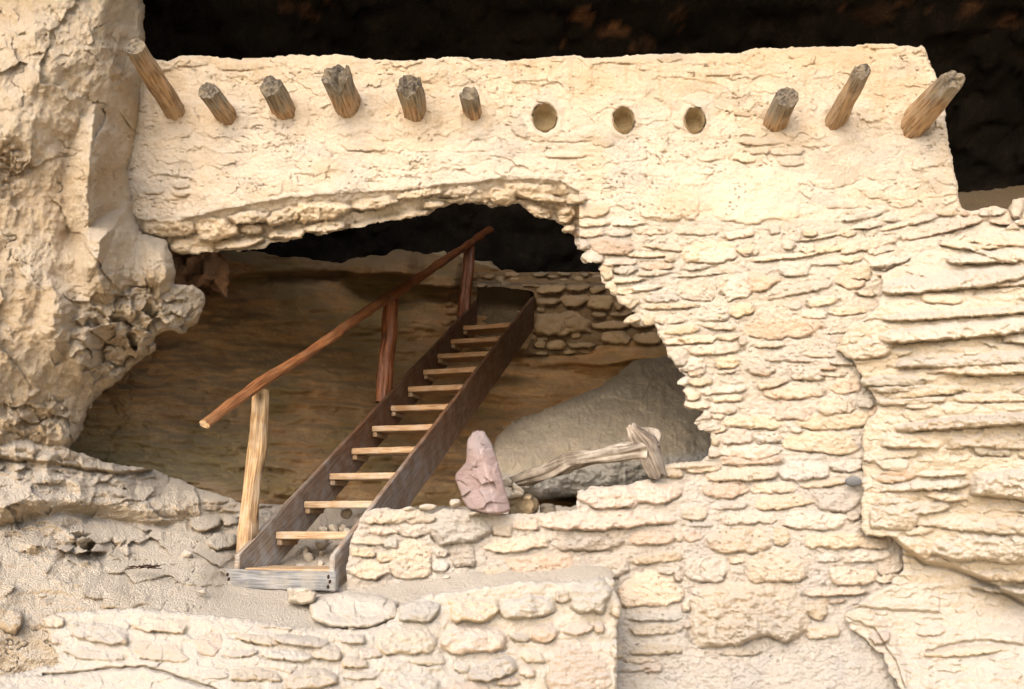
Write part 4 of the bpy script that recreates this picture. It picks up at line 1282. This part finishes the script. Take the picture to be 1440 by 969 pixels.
# ---- staircase
S0 = Vector((-1.645, 6.559, -.131))
SS = Vector((.11, .344, .216))
T_ = Vector((SS.x, SS.y, 0)).normalized()
W_ = Vector((T_.y, -T_.x, 0))
RUN = math.hypot(SS.x, SS.y)
stairs = empty('staircase', S0 + SS * -2 + Vector((0, 0, -.3)))
tag(stairs, 'open wooden staircase with a peeled-log handrail rising through the arched gap into the cave', 'staircase')
SB = stairs.location.copy()


def sp(u, w, z):
    """point in stair coordinates: u steps along, w metres across, z metres above the nosing line"""
    return S0 + SS * u + W_ * w + Vector((0, 0, z)) - SB


def board(name, c8, mat, parent, seg=(24, 3, 2), warp=.003, seed=0, col=None, bev=.006, colf=None):
    """c8: origin, and three edge vectors (length first); a board with its edges eased and slightly out of true"""
    o_, A, B, C_ = c8
    V, Q, UV = [], [], []
    na_, nb2, nc = seg
    la, lb, lc = A.length, B.length, C_.length

    def prm(n, l):
        base_ = [0, bev / l] + [k / n for k in range(1, n)] + [1 - bev / l, 1]
        return base_
    pa, pb, pc = prm(na_, la), prm(nb2, lb), prm(nc, lc)
    idx = {}
    An, Bn, Cn = A.normalized(), B.normalized(), C_.normalized()

    def vert(i_, j_, k_):
        key = (i_, j_, k_)
        if key in idx:
            return idx[key]
        a, b, c = pa[i_], pb[j_], pc[k_]
        p = o_ + A * a + B * b + C_ * c
        ext = [i_ in (0, len(pa) - 1), j_ in (0, len(pb) - 1), k_ in (0, len(pc) - 1)]
        cen = o_ + A * .5 + B * .5 + C_ * .5
        if sum(ext) >= 2:
            if ext[0]:
                p -= An * math.copysign(bev * .6, a - .5)
            if ext[1]:
                p -= Bn * math.copysign(bev * .6, b - .5)
            if ext[2]:
                p -= Cn * math.copysign(bev * .6, c - .5)
            p += Vector((mn.noise(p * 9 + Vector((seed, 0, 0))), mn.noise(p * 9 + Vector((0, seed, 0))), mn.noise(p * 9 + Vector((0, 0, seed))))) * warp * 1.5
        p += Vector((mn.noise(p * 2.2 + Vector((seed, 5, 0))), mn.noise(p * 2.2 + Vector((0, seed, 5))), mn.noise(p * 2.2 + Vector((5, 0, seed))))) * warp * 1.5
        idx[key] = len(V)
        V.append(p)
        return idx[key]

    def face(f, n1, n2, uvf):
        for i_ in range(n1 - 1):
            for j_ in range(n2 - 1):
                ks = [(i_, j_), (i_ + 1, j_), (i_ + 1, j_ + 1), (i_, j_ + 1)]
                Q.append([vert(*f(*q)) for q in ks])
                UV.extend([uvf(*q) for q in ks])
    na2, nb3, nc2 = len(pa), len(pb), len(pc)
    s_ = seed * .713
    for kk in (0, nc2 - 1):
        face(lambda i_, j_: (i_, j_, kk), na2, nb3, lambda i_, j_: (pb[j_] * lb + s_, pa[i_] * la + s_))
    for kk in (0, nb3 - 1):
        face(lambda i_, j_: (i_, kk, j_), na2, nc2, lambda i_, j_: (pc[j_] * lc + s_ + 3, pa[i_] * la + s_))
    for kk in (0, na2 - 1):
        face(lambda i_, j_: (kk, i_, j_), nb3, nc2, lambda i_, j_: (pb[i_] * lb + s_ + 5, pc[j_] * lc * .3))
    cl = None
    if colf:
        cl = np.array([colf(v) for v in V])
    elif col:
        cl = np.ones((len(V), 3)) * np.array(col)
    return uvquad_mesh(name, [tuple(v) for v in V], Q, UV, mat, parent, cl, smooth=False)


IN_W = .645
UTOP, UBOT = 11.35, -1.10


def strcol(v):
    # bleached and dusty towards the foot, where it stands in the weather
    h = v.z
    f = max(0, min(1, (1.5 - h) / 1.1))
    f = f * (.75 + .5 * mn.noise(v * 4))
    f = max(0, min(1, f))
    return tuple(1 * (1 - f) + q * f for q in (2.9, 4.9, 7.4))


for side, w0 in (('l', -.045), ('r', IN_W)):
    A = sp(UTOP, 0, 0) - sp(UBOT, 0, 0)
    o_ = sp(UBOT, w0, -.27)
    board('stringer', (o_, A, Vector((0, 0, .37)), W_ * .036), W_string, stairs, seg=(40, 4, 1), seed=3 if side == 'l' else 4, colf=strcol, warp=.004)
for k in range(-1, 11):
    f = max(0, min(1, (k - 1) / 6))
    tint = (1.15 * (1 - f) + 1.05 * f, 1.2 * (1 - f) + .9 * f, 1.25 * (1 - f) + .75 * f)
    o_ = sp(k, .002, -.050 - (.008 if k == -1 else 0))
    tilt = rng.uniform(-.004, .004)
    tr = board('tread', (o_, W_ * (IN_W - .004) + Vector((0, 0, tilt)), T_ * (.29 if k > -1 else .36), Vector((0, 0, .050))), W_tread, stairs, seg=(12, 3, 1), seed=20 + k, col=tint)
    for w0 in (.003, IN_W - .045):
        oc = sp(k, w0, -.092) + T_ * .015
        board('cleat', (oc, T_ * .22, W_ * .04, Vector((0, 0, .041))), W_tread, tr, seg=(4, 1, 1), seed=60 + k, col=(.8, .8, .8))
# bottom board
o_ = sp(-1, -.075, -.155) - T_ * .05 + Vector((0, 0, .03))
bb = board('base_board', (o_, W_ * (IN_W + .15) + Vector((0, 0, -.012)), -T_ * .045, Vector((0, 0, .115))), W_old, stairs, seg=(20, 1, 3), seed=5, warp=.005)
M_rust = rock_mat('rusty_iron', (.09, .045, .03), (.13, .06, .035), (.05, .03, .02), scale=6, dust=0.0, bump=.6)
for w0, dz in ((-.055, -.01), (IN_W + .03, -.01)):
    for q in range(3):
        b_ = link('bolt', rock_mesh('bolt', (.011, .008, .013), 5 + q, sub=2, cuts=3), M_rust, bb)
        b_.location = sp(-1, w0 + (q % 2) * .012, -.035 + dz - q * .03) - T_ * .096
# posts
def post(px0, py0, Y0, px1, py1, Y1, r, mat, seed, col0, col1):
    a, b = at(px0, py0, Y0), at(px1, py1, Y1)
    body, ends = log('post', [a, a.lerp(b, .3) + Vector((-.006, 0, 0)), a.lerp(b, .65) + Vector((.012, 0, 0)), b], [r * 1.1, r * .97, r * 1.04, r * .93], mat, W_end, stairs, SB, n=36, seg=90, seed=seed, groove=.18, rough=.2, col0=col0, col1=col1, flat=.2, knots=5)
    end_mesh('post_top', ends[1], mat, body, seed)
# outer face of the left stringer
def yl_at(px):
    lo_, hi_ = -3.0, 13.0
    for _ in range(40):
        m_ = (lo_ + hi_) / 2
        p = S0 + SS * m_ + W_ * -.09
        d_ = p.y * CP + p.z * SP
        if 720 + F * p.x / d_ < px:
            lo_ = m_
        else:
            hi_ = m_
    return (S0 + SS * lo_ + W_ * -.09).y
Y1, Y2, Y3 = yl_at(344) , yl_at(541), yl_at(652)
post(346, 778, Y1, 366, 548, Y1 + .02, 12.0 * Y1 / F, W_post, 51, (1, 1, 1.05), (1, .97, .9))
post(541, 566, Y2, 551, 414, Y2 + .03, 11.5 * Y2 / F, W_red, 52, (1, 1, 1), (1, 1, 1))
post(652, 446, Y3, 660, 347, Y3 + .03, 8.5 * Y3 / F, W_red, 53, (.9, .9, .9), (.9, .9, .9))
pa_, pb_ = at(366, 541, Y1 - .02), at(660, 343, Y3 - .02)
dr = (pb_ - pa_)
pxs = [288, 330, 366, 440, 520, 600, 660, 689]
rail = []
for k, px in enumerate(pxs):
    # point on the line seen at this column
    lo_, hi_ = -.5, 1.5
    for _ in range(40):
        m_ = (lo_ + hi_) / 2
        p = pa_ + dr * m_
        d_ = p.y * CP + p.z * SP
        if 720 + F * p.x / d_ < px:
            lo_ = m_
        else:
            hi_ = m_
    p = pa_ + dr * lo_
    p.z += [-.015, .0, .012, -.012, .015, .0, .0, .012][k]
    rail.append(p)
body, ends = log('handrail', rail, [.030, .033, .037, .039, .043, .043, .043, .04], W_red, W_end, stairs, SB, n=30, seg=260, seed=57, groove=.16, rough=.30, endrough=.15, col0=(1.1, 1.35, 1.45), col1=(.8, .75, .75), knots=22)
end_mesh('cut_end', ends[0], W_post, body, 4)
end_mesh('cut_end', ends[1], W_red, body, 5)

# rubble packed under the lowest treads
rr = random.Random(12)
meshes = [rock_mesh('rubble_stone', (.04, .035, .028), 200 + k, sub=2, cuts=8) for k in range(6)]
for q in range(46):
    u = rr.uniform(-.55, 1.9)
    w_ = rr.uniform(.03, IN_W - .03)
    p = S0 + SS * u + W_ * w_ + Vector((0, 0, -.20 + rr.uniform(-.03, .02))) + T_ * .16
    if q < 6:
        o = link('rubble_stone', meshes[q], M_mason)
    else:
        o = bpy.data.objects.new('rubble_stone', meshes[q % 6])
        COL.objects.link(o)
    o.location = p
    o.rotation_euler = (rr.uniform(0, 6), rr.uniform(0, 6), rr.uniform(0, 6))
    s = rr.uniform(.6, 1.25)
    o.scale = (s, s, s)
    tag(o, 'small pale rubble stone packed under the lowest stair treads', 'stone', 'rubble under the stairs')

# grit and small stones lying about on the dusty terrace and floor
for q, (x, y, Yq, r, lab) in enumerate([(505, 838, 5.86, 9, 'small tan stone on the dust at the foot of the parapet, nearest the stairs'), (640, 822, 5.92, 7, 'small tan stone on the dust under the middle of the parapet'), (628, 812, 5.95, 5, 'tiny grey pebble on the dusty terrace'),
                                        (285, 832, 5.75, 7, 'small tan stone on the rock floor left of the bottom board'), (150, 838, 5.5, 9, 'small pale stone on the rock floor near the left end of the retaining wall'),
                                        (95, 800, 5.6, 8, 'small tan stone on the rock floor at the far left'), (262, 780, 6.1, 9, 'small tan stone on the rock floor below the short masonry footing'), (60, 838, 5.3, 6, 'tiny stone at the far left above the retaining wall')]):
    o = link('loose_stone', rock_mesh('loose_stone', (r * Yq / F, r * Yq / F * .8, r * Yq / F * .6), 300 + q, sub=3), M_mason)
    o.location = at(x, y, Yq)
    tag(o, lab, 'stone')

# dry tuft of twigs on the rock floor
tb = at(209, 799, 5.72)
V, Q = [], []
for q in range(46):
    a = Vector((rr.gauss(0, .035), rr.gauss(0, .02), rr.uniform(0, .012)))
    b = a + Vector((rr.gauss(0, .028), rr.gauss(0, .02), rr.uniform(-.01, .02)))
    t = Vector((0, 0, .0022))
    s = Vector((0, .0022, 0))
    n0 = len(V)
    for p in (a, b):
        V += [tuple(p + t + s), tuple(p - t + s), tuple(p - t - s), tuple(p + t - s)]
    for k in range(4):
        Q.append((n0 + k, n0 + (k + 1) % 4, n0 + 4 + (k + 1) % 4, n0 + 4 + k))
tw = link('twig_tuft', mesh_np('twig_tuft', np.array(V), np.array(Q), np.ones((len(V), 3))), M_rust)
tw.location = tb
tag(tw, 'small dark tuft of dry twigs lying on the rock left of the stair foot', 'twigs')
